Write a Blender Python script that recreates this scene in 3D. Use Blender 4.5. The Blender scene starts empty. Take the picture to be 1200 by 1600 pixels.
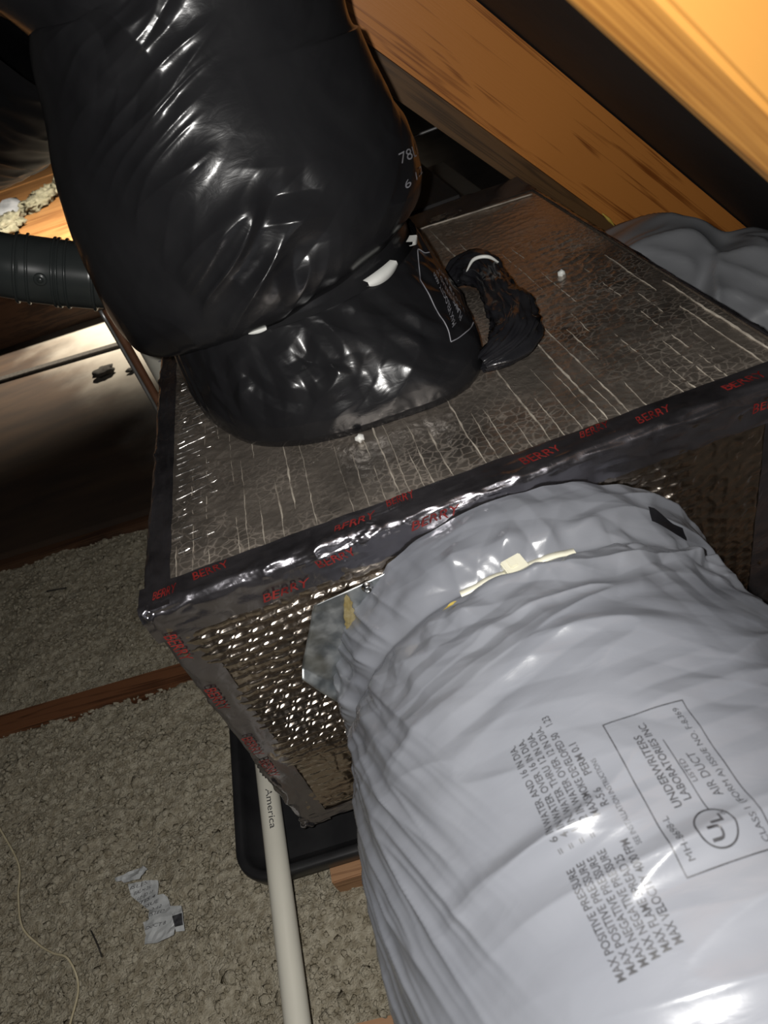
import bpy, bmesh, math, random
import numpy as np
from mathutils import Matrix, Vector

random.seed(7)
RNG = np.random.default_rng(11)
scene = bpy.context.scene
COL = scene.collection

# ------------------------------------------------------------------ camera
FPX = 1083.0
PITCH = math.radians(39.5)
ROLL = math.radians(20.0)
CAM = np.array([0.0, 0.0, 1.056])
_F = np.array([0, math.cos(PITCH), -math.sin(PITCH)])
_R0 = np.array([1.0, 0, 0])
_U0 = np.cross(_R0, _F)
_R = math.cos(ROLL) * _R0 - math.sin(ROLL) * _U0
_U = math.sin(ROLL) * _R0 + math.cos(ROLL) * _U0
cd = bpy.data.cameras.new('camera')
cam = bpy.data.objects.new('camera', cd)
COL.objects.link(cam)
cd.sensor_fit = 'VERTICAL'
cd.sensor_height = 36.0
cd.lens = FPX / 1600.0 * 36.0
cd.clip_start = 0.01
cd.dof.use_dof = True
cd.dof.focus_distance = 0.95
cd.dof.aperture_fstop = 9.0
cam.matrix_world = Matrix(((_R[0], _U[0], -_F[0], CAM[0]), (_R[1], _U[1], -_F[1], CAM[1]),
                           (_R[2], _U[2], -_F[2], CAM[2]), (0, 0, 0, 1)))
scene.camera = cam

# ------------------------------------------------------------------ world, lights, exposure
w = bpy.data.worlds.new('world')
scene.world = w
w.use_nodes = True
w.node_tree.nodes['Background'].inputs[0].default_value = (1.0, 0.93, 0.85, 1)
w.node_tree.nodes['Background'].inputs[1].default_value = 0.012

# the phone's flash, a few centimetres beside the lens
fl = bpy.data.lights.new('phone_flash', 'POINT')
fl.energy = 31.0
fl.color = (1.0, 0.975, 0.94)
fl.shadow_soft_size = 0.006
flo = bpy.data.objects.new('phone_flash', fl)
COL.objects.link(flo)
flo.location = tuple(CAM - 0.030 * _R + 0.012 * _U - 0.005 * _F)

# work lamp hanging behind the black ducts, lighting the far boards
sp = bpy.data.lights.new('attic_lamp', 'SPOT')
sp.energy = 400.0
sp.color = (1.0, 0.90, 0.74)
sp.spot_size = math.radians(128)
sp.spot_blend = 0.7
sp.shadow_soft_size = 0.03
spo = bpy.data.objects.new('attic_lamp', sp)
COL.objects.link(spo)
spo.location = (-0.50, 3.45, 1.25)
spo.rotation_euler = (Vector((-0.90, 3.85, 0.0)) - Vector(spo.location)).to_track_quat('-Z', 'Y').to_euler()

scene.view_settings.view_transform = 'Standard'
scene.view_settings.look = 'None'
scene.view_settings.gamma = 1.0
scene.view_settings.use_curve_mapping = False
scene.view_settings.exposure = 0.0

# ------------------------------------------------------------------ noise
_perm = RNG.permutation(256)
_perm = np.concatenate([_perm, _perm, _perm])
_g = RNG.normal(size=(256, 3))
_g /= np.linalg.norm(_g, axis=1)[:, None]


def noise(x, y, z=0.0):
    x, y, z = np.broadcast_arrays(np.asarray(x, float), np.asarray(y, float), np.asarray(z, float))
    xi = np.floor(x).astype(int); yi = np.floor(y).astype(int); zi = np.floor(z).astype(int)
    xf = x - xi; yf = y - yi; zf = z - zi
    fade = lambda t: t * t * t * (t * (t * 6 - 15) + 10)
    u, v, q = fade(xf), fade(yf), fade(zf)
    out = 0
    for a in (0, 1):
        for b in (0, 1):
            for c in (0, 1):
                h = _perm[_perm[_perm[(xi + a) & 255] + ((yi + b) & 255)] + ((zi + c) & 255)]
                g = _g[h]
                d = g[..., 0] * (xf - a) + g[..., 1] * (yf - b) + g[..., 2] * (zf - c)
                out = out + d * (u if a else 1 - u) * (v if b else 1 - v) * (q if c else 1 - q)
    return out * 1.5


def fbm(x, y, z=0.0, o=4):
    s, a = 0, 1.0
    for i in range(o):
        s = s + a * noise(x * 2 ** i, y * 2 ** i, np.asarray(z) * 2 ** i + 7.3 * i)
        a *= 0.5
    return s


def ridge(x, y, z=0.0, sharp=2.0):
    return np.clip(1 - np.abs(noise(x, y, z)) * sharp, 0, 1) ** 2


def crease(x, y, z=0.0):
    # V-shaped valleys between flat facets, like creased film
    return np.minimum(np.abs(noise(x, y, z)) * 2.2, 1.0)


def tri(t): return np.abs(t - np.floor(t) - 0.5) * 2


def crumple(p, q, f, seed, angs, wob=0.25):
    # straight creases in a few directions, each only in patches
    h = 0
    for i, (an, k) in enumerate(angs):
        c_, s_ = math.cos(math.radians(an)), math.sin(math.radians(an))
        t = (p * c_ + q * s_) * f * k + wob * noise(p * f * 0.5, q * f * 0.5, seed + i * 3.1) + 0.37 * i
        m = sstep(-0.15, 0.25, noise(p * f * 0.45 + i * 5.3, q * f * 0.45, seed + 11 + i))
        h = h + m * (tri(t) - 0.5)
    return h


def sstep(a, b, x):
    t = np.clip((np.asarray(x, float) - a) / (b - a), 0, 1)
    return t * t * (3 - 2 * t)


# ------------------------------------------------------------------ materials
def mat(name, base, rough=0.5, metal=0.0, var=None, vscale=8.0, stretch=(1, 1, 1), bump=0.0, bscale=60.0,
        bdist=0.002, detail=4.0, spec=0.5, bstretch=None, vlo=0.35, vhi=0.65, rot=(0, 0, 0), dist=0.0,
        rvar=0.0, coat=0.0):
    m = bpy.data.materials.new(name)
    m.use_nodes = True
    nt = m.node_tree
    N, L = nt.nodes, nt.links
    b = N['Principled BSDF']
    b.inputs['Base Color'].default_value = (*base, 1)
    b.inputs['Roughness'].default_value = rough
    b.inputs['Metallic'].default_value = metal
    b.inputs['Specular IOR Level'].default_value = spec
    b.inputs['Coat Weight'].default_value = coat
    tc = N.new('ShaderNodeTexCoord')

    def noisenode(scale, st, ro, det, ds=0.0):
        mp = N.new('ShaderNodeMapping')
        mp.inputs['Scale'].default_value = st
        mp.inputs['Rotation'].default_value = ro
        L.new(tc.outputs['Object'], mp.inputs['Vector'])
        t = N.new('ShaderNodeTexNoise')
        t.inputs['Scale'].default_value = scale
        t.inputs['Detail'].default_value = det
        t.inputs['Distortion'].default_value = ds
        L.new(mp.outputs[0], t.inputs['Vector'])
        return t
    if var:
        t = noisenode(vscale, stretch, rot, detail, dist)
        r = N.new('ShaderNodeValToRGB')
        r.color_ramp.elements[0].position = vlo
        r.color_ramp.elements[1].position = vhi
        r.color_ramp.elements[0].color = (*base, 1)
        r.color_ramp.elements[1].color = (*var, 1)
        L.new(t.outputs['Fac'], r.inputs['Fac'])
        L.new(r.outputs[0], b.inputs['Base Color'])
        if rvar:
            mr = N.new('ShaderNodeMapRange')
            mr.inputs['To Min'].default_value = rough
            mr.inputs['To Max'].default_value = rough + rvar
            mr.inputs['From Min'].default_value = vlo
            mr.inputs['From Max'].default_value = vhi
            L.new(t.outputs['Fac'], mr.inputs['Value'])
            L.new(mr.outputs[0], b.inputs['Roughness'])
    if bump:
        t2 = noisenode(bscale, bstretch or stretch, rot, 5.0, dist)
        bm_ = N.new('ShaderNodeBump')
        bm_.inputs['Strength'].default_value = bump
        bm_.inputs['Distance'].default_value = bdist
        L.new(t2.outputs['Fac'], bm_.inputs['Height'])
        L.new(bm_.outputs[0], b.inputs['Normal'])
    return m


def wood(name, dark, light, axis_rot, scale=1.0, rough=0.55, bump=0.15, knots=True):
    """grain runs along local X after the mapping rotation"""
    m = bpy.data.materials.new(name)
    m.use_nodes = True
    N, L = m.node_tree.nodes, m.node_tree.links
    b = N['Principled BSDF']
    b.inputs['Roughness'].default_value = rough
    tc = N.new('ShaderNodeTexCoord')
    mp = N.new('ShaderNodeMapping')
    mp.inputs['Rotation'].default_value = axis_rot
    L.new(tc.outputs['Object'], mp.inputs['Vector'])
    mp2 = N.new('ShaderNodeMapping')
    mp2.inputs['Scale'].default_value = (0.9 * scale, 14 * scale, 14 * scale)
    L.new(mp.outputs[0], mp2.inputs['Vector'])
    n1 = N.new('ShaderNodeTexNoise')
    n1.inputs['Scale'].default_value = 2.2
    n1.inputs['Detail'].default_value = 2.5
    n1.inputs['Distortion'].default_value = 0.6
    L.new(mp2.outputs[0], n1.inputs['Vector'])
    wv = N.new('ShaderNodeMath'); wv.operation = 'MULTIPLY'; wv.inputs[1].default_value = 26.0
    L.new(n1.outputs['Fac'], wv.inputs[0])
    sn = N.new('ShaderNodeMath'); sn.operation = 'SINE'
    L.new(wv.outputs[0], sn.inputs[0])
    mp3 = N.new('ShaderNodeMapping')
    mp3.inputs['Scale'].default_value = (1.5 * scale, 190 * scale, 190 * scale)
    L.new(mp.outputs[0], mp3.inputs['Vector'])
    n2 = N.new('ShaderNodeTexNoise')
    n2.inputs['Scale'].default_value = 2.0
    n2.inputs['Detail'].default_value = 4
    L.new(mp3.outputs[0], n2.inputs['Vector'])
    n3 = N.new('ShaderNodeTexNoise')
    n3.inputs['Scale'].default_value = 5.0 * scale
    n3.inputs['Detail'].default_value = 3
    L.new(mp.outputs[0], n3.inputs['Vector'])
    a1 = N.new('ShaderNodeMath'); a1.operation = 'MULTIPLY_ADD'
    a1.inputs[1].default_value = 0.20
    L.new(sn.outputs[0], a1.inputs[0]); L.new(n2.outputs['Fac'], a1.inputs[2])
    a2 = N.new('ShaderNodeMath'); a2.operation = 'ADD'
    L.new(a1.outputs[0], a2.inputs[0]); L.new(n3.outputs['Fac'], a2.inputs[1])
    r = N.new('ShaderNodeValToRGB')
    r.color_ramp.elements[0].position = 0.70
    r.color_ramp.elements[1].position = 1.25
    r.color_ramp.elements[0].color = (*dark, 1)
    r.color_ramp.elements[1].color = (*light, 1)
    L.new(a2.outputs[0], r.inputs['Fac'])
    L.new(r.outputs[0], b.inputs['Base Color'])
    bp = N.new('ShaderNodeBump')
    bp.inputs['Strength'].default_value = bump
    bp.inputs['Distance'].default_value = 0.002
    L.new(a1.outputs[0], bp.inputs['Height'])
    L.new(bp.outputs[0], b.inputs['Normal'])
    return m


def foil(name, base, dust, dustlo, dusthi, rough=0.2, bump=0.5, bscale=90.0, vscale=9.0, cells=0.0, cell_scale=70.0):
    """aluminised scrim facing with patches of dust on it"""
    m = bpy.data.materials.new(name)
    m.use_nodes = True
    N, L = m.node_tree.nodes, m.node_tree.links
    b = N['Principled BSDF']
    b.inputs['Base Color'].default_value = (*base, 1)
    b.inputs['Metallic'].default_value = 1.0
    b.inputs['Roughness'].default_value = rough
    tc = N.new('ShaderNodeTexCoord')
    n1 = N.new('ShaderNodeTexNoise')
    n1.inputs['Scale'].default_value = vscale
    n1.inputs['Detail'].default_value = 8
    n1.inputs['Roughness'].default_value = 0.65
    L.new(tc.outputs['Object'], n1.inputs['Vector'])
    mr = N.new('ShaderNodeMapRange')
    mr.inputs['From Min'].default_value = 0.3
    mr.inputs['From Max'].default_value = 0.7
    mr.inputs['To Min'].default_value = dustlo
    mr.inputs['To Max'].default_value = dusthi
    L.new(n1.outputs['Fac'], mr.inputs['Value'])
    df = N.new('ShaderNodeBsdfDiffuse')
    df.inputs['Color'].default_value = (*dust, 1)
    mx = N.new('ShaderNodeMixShader')
    L.new(mr.outputs[0], mx.inputs[0])
    L.new(b.outputs[0], mx.inputs[1])
    L.new(df.outputs[0], mx.inputs[2])
    L.new(mx.outputs[0], N['Material Output'].inputs[0])
    n2 = N.new('ShaderNodeTexNoise')
    n2.inputs['Scale'].default_value = bscale
    n2.inputs['Detail'].default_value = 5
    n2.inputs['Distortion'].default_value = 0.8
    L.new(tc.outputs['Object'], n2.inputs['Vector'])
    h = n2.outputs['Fac']
    if cells:
        v = N.new('ShaderNodeTexVoronoi')
        v.feature = 'F1'
        v.inputs['Scale'].default_value = cell_scale
        L.new(tc.outputs['Object'], v.inputs['Vector'])
        ad = N.new('ShaderNodeMath'); ad.operation = 'MULTIPLY_ADD'
        ad.inputs[1].default_value = cells
        L.new(v.outputs['Distance'], ad.inputs[0]); L.new(h, ad.inputs[2])
        h = ad.outputs[0]
    bp = N.new('ShaderNodeBump')
    bp.inputs['Strength'].default_value = bump
    bp.inputs['Distance'].default_value = 0.0025
    L.new(h, bp.inputs['Height'])
    L.new(bp.outputs[0], b.inputs['Normal'])
    L.new(bp.outputs[0], df.inputs['Normal'])
    return m


def foil_top_mat():
    m = foil('foil_top', (0.44, 0.40, 0.365), (0.33, 0.285, 0.24), 0.02, 0.30, 0.30, 0.5, 130, 6.0, 0.6, 95)
    N, L = m.node_tree.nodes, m.node_tree.links
    mx = [n for n in N if n.type == 'MIX_SHADER'][0]
    base = mx.inputs[0].links[0].from_socket
    tc = [n for n in N if n.type == 'TEX_COORD'][0]
    nz = N.new('ShaderNodeTexNoise'); nz.inputs['Scale'].default_value = 35; nz.inputs['Detail'].default_value = 3
    L.new(tc.outputs['Object'], nz.inputs['Vector'])
    vm = N.new('ShaderNodeVectorMath'); vm.operation = 'MULTIPLY_ADD'
    vm.inputs[1].default_value = (0.012, 0.012, 0.0)
    L.new(nz.outputs['Color'], vm.inputs[0]); L.new(tc.outputs['Object'], vm.inputs[2])
    v = N.new('ShaderNodeTexVoronoi'); v.feature = 'DISTANCE_TO_EDGE'; v.inputs['Scale'].default_value = 85
    mp = N.new('ShaderNodeMapping'); mp.inputs['Scale'].default_value = (1.0, 1.25, 0.0)
    L.new(vm.outputs[0], mp.inputs['Vector']); L.new(mp.outputs[0], v.inputs['Vector'])
    mr = N.new('ShaderNodeMapRange'); mr.inputs['From Min'].default_value = 0.10; mr.inputs['From Max'].default_value = 0.0
    mr.inputs['To Min'].default_value = 0.0; mr.inputs['To Max'].default_value = 0.30
    L.new(v.outputs['Distance'], mr.inputs['Value'])
    n2 = N.new('ShaderNodeTexNoise'); n2.inputs['Scale'].default_value = 11; n2.inputs['Detail'].default_value = 5
    L.new(tc.outputs['Object'], n2.inputs['Vector'])
    m2 = N.new('ShaderNodeMapRange'); m2.inputs['From Min'].default_value = 0.38; m2.inputs['From Max'].default_value = 0.62
    L.new(n2.outputs['Fac'], m2.inputs['Value'])
    ml = N.new('ShaderNodeMath'); ml.operation = 'MULTIPLY_ADD'
    L.new(mr.outputs[0], ml.inputs[0]); L.new(m2.outputs[0], ml.inputs[1]); L.new(base, ml.inputs[2])
    L.new(ml.outputs[0], mx.inputs[0])
    return m


SLOPE_ROT = (0, math.radians(-47.3), 0)
M = {}
M['foil_top'] = foil_top_mat()
M['foil_front'] = foil('foil_front', (0.44, 0.39, 0.34), (0.20, 0.14, 0.09), 0.0, 0.08, 0.24, 0.22, 130, 14.0)
M['foil_side'] = foil('foil_side', (0.5, 0.46, 0.42), (0.25, 0.21, 0.17), 0.0, 0.35, 0.3, 0.5, 90, 9.0, 0.8, 90)
M['tape'] = foil('tape', (0.27, 0.262, 0.285), (0.14, 0.13, 0.14), 0.02, 0.16, 0.23, 0.30, 60, 12.0)
M['scrim'] = mat('scrim', (0.20, 0.175, 0.145), 0.6, 0, (0.40, 0.36, 0.30), 40, bump=0.4, bscale=300, bdist=0.001)
M['foil_crease'] = mat('foil_crease', (0.62, 0.60, 0.57), 0.28, 1.0, (0.45, 0.42, 0.4), 60, bump=0.3, bscale=300, bdist=0.001)
M['red_ink'] = mat('red_ink', (0.085, 0.006, 0.006), 0.3, 0, (0.20, 0.02, 0.018), 70)
M['gray_film'] = mat('gray_film', (0.155, 0.163, 0.184), 0.23, 0, (0.184, 0.192, 0.212), 5, bump=0.10, bscale=38, bdist=0.004,
                     bstretch=(0.8, 1.9, 0.8), dist=0.6)
M['gray_film_dark'] = mat('gray_film_dark', (0.145, 0.150, 0.160), 0.32, 0, (0.17, 0.175, 0.185), 5, bump=0.16, bscale=30, bdist=0.004)
M['black_film'] = mat('black_film', (0.008, 0.008, 0.009), 0.24, 0, (0.014, 0.014, 0.015), 6, bump=0.12, bscale=34, bdist=0.004,
                      bstretch=(1.2, 1.2, 2.2), dist=0.8, spec=0.34, rot=(0.3, 0.6, 0))
M['black_matte'] = mat('black_matte', (0.007, 0.007, 0.008), 0.45, 0, (0.011, 0.011, 0.012), 6, spec=0.18)
M['black_tape'] = mat('black_tape', (0.010, 0.010, 0.012), 0.18, 0, (0.016, 0.016, 0.018), 30, bump=0.25, bscale=90, bdist=0.003)
M['print_black'] = mat('print_black', (0.02, 0.02, 0.022), 0.45, 0, (0.05, 0.05, 0.055), 160)
M['print_gray'] = mat('print_gray', (0.16, 0.16, 0.18), 0.45, 0, (0.26, 0.26, 0.28), 90)
M['nylon'] = mat('nylon', (0.62, 0.60, 0.47), 0.35, 0, (0.68, 0.66, 0.54), 30)
M['white_strap'] = mat('white_strap', (0.55, 0.56, 0.53), 0.4, 0, (0.65, 0.65, 0.62), 30)
M['galv'] = mat('galv', (0.40, 0.43, 0.44), 0.38, 1.0, (0.58, 0.60, 0.60), 55, bump=0.1, bscale=90, rvar=0.2)
M['mastic'] = mat('mastic', (0.20, 0.155, 0.06), 0.6, 0, (0.27, 0.23, 0.13), 60, bump=0.3, bscale=200)
M['steel'] = mat('steel', (0.62, 0.62, 0.60), 0.22, 1.0, (0.5, 0.5, 0.5), 80)
M['pvc'] = mat('pvc', (0.60, 0.58, 0.50), 0.32, 0, (0.53, 0.51, 0.44), 5, stretch=(3, 1, 3), vlo=0.45, vhi=0.8)
M['pan'] = mat('pan', (0.010, 0.010, 0.011), 0.42, 0, (0.017, 0.017, 0.018), 20, bump=0.1, bscale=300, bdist=0.0005)
M['abs'] = mat('abs', (0.035, 0.042, 0.042), 0.26, 0, (0.048, 0.054, 0.053), 12)
M['insul'] = mat('insul', (0.26, 0.226, 0.162), 0.95, 0, (0.44, 0.40, 0.31), 85, bump=1.0, bscale=330, bdist=0.005, spec=0.1, detail=5)
M['insul_white'] = mat('insul_white', (0.13, 0.125, 0.085), 0.95, 0, (0.21, 0.20, 0.15), 60, bump=0.8, bscale=160, bdist=0.004, spec=0.1)
M['joist'] = wood('joist', (0.055, 0.020, 0.008), (0.16, 0.065, 0.028), (0, 0, 0.09), 1.0)
M['joist_pale'] = wood('joist_pale', (0.16, 0.075, 0.033), (0.33, 0.18, 0.09), (0, 0, 0.09), 1.0)
M['rafter'] = wood('rafter', (0.19, 0.055, 0.008), (0.46, 0.175, 0.036), SLOPE_ROT, 1.0, 0.42)
M['rafter_shade'] = wood('rafter_shade', (0.045, 0.022, 0.006), (0.10, 0.05, 0.016), SLOPE_ROT, 1.0, 0.55)  # rafter wood with the underside's shade put into its colour
M['rafter_near'] = wood('rafter_near', (0.16, 0.062, 0.009), (0.27, 0.125, 0.024), SLOPE_ROT, 0.8, 0.5, 0.05)
M['felt'] = mat('felt', (0.012, 0.012, 0.013), 0.7, 0, (0.020, 0.020, 0.022), 6, bump=0.4, bscale=30, bdist=0.004)
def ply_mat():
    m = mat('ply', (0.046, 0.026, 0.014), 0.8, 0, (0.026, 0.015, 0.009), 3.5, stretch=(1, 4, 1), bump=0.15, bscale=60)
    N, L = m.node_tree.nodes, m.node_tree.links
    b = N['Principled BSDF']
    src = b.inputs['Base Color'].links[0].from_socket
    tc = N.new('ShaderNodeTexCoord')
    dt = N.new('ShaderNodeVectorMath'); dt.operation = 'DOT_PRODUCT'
    dt.inputs[1].default_value = (0.885, 0.462, 0)          # distance from the slanting edge of the painted lamp light
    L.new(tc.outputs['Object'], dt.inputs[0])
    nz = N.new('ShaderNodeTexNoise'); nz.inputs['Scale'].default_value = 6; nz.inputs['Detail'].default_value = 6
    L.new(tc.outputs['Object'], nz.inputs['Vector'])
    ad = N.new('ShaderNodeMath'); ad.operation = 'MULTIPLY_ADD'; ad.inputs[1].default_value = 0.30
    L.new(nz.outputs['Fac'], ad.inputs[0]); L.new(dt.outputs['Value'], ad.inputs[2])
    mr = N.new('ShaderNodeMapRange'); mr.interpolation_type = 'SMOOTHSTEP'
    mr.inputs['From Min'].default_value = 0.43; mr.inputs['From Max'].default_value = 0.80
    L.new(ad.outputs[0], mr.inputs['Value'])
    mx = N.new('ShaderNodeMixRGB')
    mx.inputs[2].default_value = (0.30, 0.275, 0.235, 1)  # pale dusty tone painting the lamp's pool of light on the sheet
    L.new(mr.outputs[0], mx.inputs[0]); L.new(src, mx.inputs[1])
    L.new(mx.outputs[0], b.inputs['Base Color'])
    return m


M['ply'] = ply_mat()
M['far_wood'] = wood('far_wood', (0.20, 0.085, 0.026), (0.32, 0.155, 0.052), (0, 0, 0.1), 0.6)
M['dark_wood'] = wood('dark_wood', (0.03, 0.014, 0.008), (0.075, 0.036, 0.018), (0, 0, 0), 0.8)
M['copper'] = mat('copper', (0.13, 0.055, 0.028), 0.5, 0.2, (0.20, 0.10, 0.055), 14)
M['gray_chunk'] = mat('gray_chunk', (0.12, 0.13, 0.145), 0.8, 0, (0.2, 0.21, 0.23), 20)
M['cabinet'] = mat('cabinet', (0.018, 0.017, 0.017), 0.5, 0, (0.028, 0.026, 0.025), 6)
M['wire'] = mat('wire', (0.30, 0.30, 0.29), 0.4, 0.8, (0.4, 0.4, 0.4), 30)
M['twine'] = mat('twine', (0.42, 0.36, 0.23), 0.8, 0, (0.5, 0.44, 0.3), 90)
M['paper'] = mat('paper', (0.36, 0.37, 0.37), 0.3, 0, (0.44, 0.45, 0.45), 60)
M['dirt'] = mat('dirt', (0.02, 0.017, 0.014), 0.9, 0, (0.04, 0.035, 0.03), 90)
M['dust'] = mat('dust', (0.26, 0.235, 0.20), 0.9, 0, (0.38, 0.35, 0.30), 12, bump=0.5, bscale=60)
M['gypsum'] = mat('gypsum', (0.060, 0.052, 0.044), 0.9, 0, (0.085, 0.075, 0.064), 5)
M['yellow'] = mat('yellow', (0.50, 0.36, 0.05), 0.6, 0, (0.55, 0.42, 0.1), 80)


# ------------------------------------------------------------------ object helpers
def link(name, me, m, parent=None):
    o = bpy.data.objects.new(name, me)
    COL.objects.link(o)
    if m is not None:
        me.materials.clear()
        me.materials.append(M[m] if isinstance(m, str) else m)
    if parent is not None:
        o.parent = parent
        p = parent
        off = Vector((0, 0, 0))
        while p is not None:
            off -= Vector(p.location)
            p = p.parent
        o.location = off
    return o


def mesh(name, V, Fc, m, parent=None, smooth=True):
    me = bpy.data.meshes.new(name)
    me.from_pydata([tuple(v) for v in V], [], [tuple(int(i) for i in f) for f in Fc])
    if smooth:
        me.polygons.foreach_set('use_smooth', [True] * len(me.polygons))
    me.update()
    return link(name, me, m, parent)


def grid(name, P, m, parent=None, closed=False, smooth=True):
    """P [nu, nv, 3]; closed wraps v. Fast path with foreach_set."""
    nu, nv = P.shape[:2]
    idx = np.arange(nu * nv).reshape(nu, nv)
    if closed:
        nx = np.roll(idx, -1, axis=1)
        q = np.stack([idx[:-1], nx[:-1], nx[1:], idx[1:]], -1).reshape(-1, 4)
    else:
        q = np.stack([idx[:-1, :-1], idx[:-1, 1:], idx[1:, 1:], idx[1:, :-1]], -1).reshape(-1, 4)
    return quads(name, P.reshape(-1, 3), q, m, parent, smooth)


def quads(name, V, q, m, parent=None, smooth=True):
    k = q.shape[1]
    me = bpy.data.meshes.new(name)
    me.vertices.add(len(V))
    me.vertices.foreach_set('co', np.asarray(V, np.float32).ravel())
    me.loops.add(q.size)
    me.loops.foreach_set('vertex_index', q.astype(np.int32).ravel())
    me.polygons.add(len(q))
    me.polygons.foreach_set('loop_start', np.arange(0, q.size, k, dtype=np.int32))
    me.update(calc_edges=True)
    me.polygons.foreach_set('use_smooth', np.full(len(q), smooth))
    me.update()
    return link(name, me, m, parent)


def tag(o, label=None, cat=None, group=None, kind=None):
    if label: o['label'] = label
    if cat: o['category'] = cat
    if group: o['group'] = group
    if kind: o['kind'] = kind
    return o


def thing(name, loc, label, cat, group=None):
    o = bpy.data.objects.new(name, None)
    o.empty_display_size = 0.05
    COL.objects.link(o)
    o.location = loc
    return tag(o, label, cat, group)


def hexa(name, c8, m, parent=None, bevel=0.002, seg=2):
    """c8: bottom 4 (ccw from above) then top 4"""
    bm = bmesh.new()
    v = [bm.verts.new(tuple(p)) for p in c8]
    for f in ((3, 2, 1, 0), (4, 5, 6, 7), (0, 1, 5, 4), (1, 2, 6, 5), (2, 3, 7, 6), (3, 0, 4, 7)):
        bm.faces.new([v[i] for i in f])
    bmesh.ops.recalc_face_normals(bm, faces=bm.faces)
    if bevel:
        bmesh.ops.bevel(bm, geom=bm.edges[:], offset=bevel, segments=seg, affect='EDGES')
    me = bpy.data.meshes.new(name)
    bm.to_mesh(me)
    bm.free()
    return link(name, me, m, parent)


def box(name, lo, hi, m, parent=None, bevel=0.002):
    x0, y0, z0 = lo
    x1, y1, z1 = hi
    return hexa(name, [(x0, y0, z0), (x1, y0, z0), (x1, y1, z0), (x0, y1, z0),
                       (x0, y0, z1), (x1, y0, z1), (x1, y1, z1), (x0, y1, z1)], m, parent, bevel)


def spline(pts, n):
    """Catmull-Rom through pts, resampled to n points evenly by length"""
    p = np.asarray(pts, float)
    p = np.vstack([2 * p[0] - p[1], p, 2 * p[-1] - p[-2]])
    out = []
    for i in range(1, len(p) - 2):
        t = np.linspace(0, 1, 40, endpoint=False)[:, None]
        a, b, c, d = p[i - 1], p[i], p[i + 1], p[i + 2]
        out.append(0.5 * ((2 * b) + (c - a) * t + (2 * a - 5 * b + 4 * c - d) * t ** 2 + (3 * b - a - 3 * c + d) * t ** 3))
    out.append(p[-2][None])
    q = np.vstack(out)
    s = np.concatenate([[0], np.cumsum(np.linalg.norm(np.diff(q, axis=0), axis=1))])
    ss = np.linspace(0, s[-1], n)
    return np.stack([np.interp(ss, s, q[:, k]) for k in range(q.shape[1])], 1), s[-1]


def frames(c, ref):
    t = np.gradient(c, axis=0)
    t /= np.linalg.norm(t, axis=1)[:, None]
    ref = np.asarray(ref, float)
    b = np.cross(t, ref)
    b /= np.linalg.norm(b, axis=1)[:, None]
    n = np.cross(b, t)
    return t, n, b


def tube(name, pts, r, m, parent=None, n=24, nv=10, ref=(0, 0.13, 1), caps=True):
    c, _ = spline(pts, n)
    t, nn, bb = frames(c, ref)
    rr = np.interp(np.linspace(0, 1, n), np.linspace(0, 1, len(np.atleast_1d(r))), np.atleast_1d(r)) if np.ndim(r) else np.full(n, r)
    th = np.linspace(0, 2 * np.pi, nv, endpoint=False)
    P = c[:, None] + rr[:, None, None] * (np.cos(th)[None, :, None] * nn[:, None] + np.sin(th)[None, :, None] * bb[:, None])
    V = P.reshape(-1, 3)
    idx = np.arange(n * nv).reshape(n, nv)
    nx = np.roll(idx, -1, axis=1)
    F_ = [tuple(q) for q in np.stack([idx[:-1], idx[1:], nx[1:], nx[:-1]], -1).reshape(-1, 4)]
    if caps:
        F_.append(tuple(idx[0])); F_.append(tuple(idx[-1][::-1]))
    return mesh(name, V, F_, m, parent)


_txt_cache = {}


def text2d(s, bold=0.0):
    """outline mesh of a text line, origin at the left baseline, unit cap-ish size; returns verts, faces, width"""
    if (s, bold) in _txt_cache: return _txt_cache[(s, bold)]
    cu = bpy.data.curves.new('t', 'FONT')
    cu.body = s
    cu.size = 1.0
    cu.resolution_u = 3
    cu.offset = bold
    o = bpy.data.objects.new('t', cu)
    COL.objects.link(o)
    bpy.context.view_layer.update()
    dg = bpy.context.evaluated_depsgraph_get()
    me = o.evaluated_get(dg).to_mesh()
    V = np.array([v.co[:2] for v in me.vertices])
    Fc = [tuple(p.vertices) for p in me.polygons]
    o.evaluated_get(dg).to_mesh_clear()
    bpy.data.objects.remove(o)
    bpy.data.curves.remove(cu)
    V = V - np.array([V[:, 0].min(), 0])
    _txt_cache[(s, bold)] = (V, Fc, V[:, 0].max())
    return _txt_cache[(s, bold)]


def subdivide(V, Fc, times=1):
    bm = bmesh.new()
    vs = [bm.verts.new((v[0], v[1], 0)) for v in V]
    for f in Fc:
        try: bm.faces.new([vs[i] for i in f])
        except ValueError: pass
    bmesh.ops.subdivide_edges(bm, edges=bm.edges[:], cuts=times, use_grid_fill=True)
    bm.verts.ensure_lookup_table()
    bm.verts.index_update()
    V2 = np.array([v.co[:2] for v in bm.verts])
    F2 = [tuple(v.index for v in f.verts) for f in bm.faces]
    bm.free()
    return V2, F2


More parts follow.
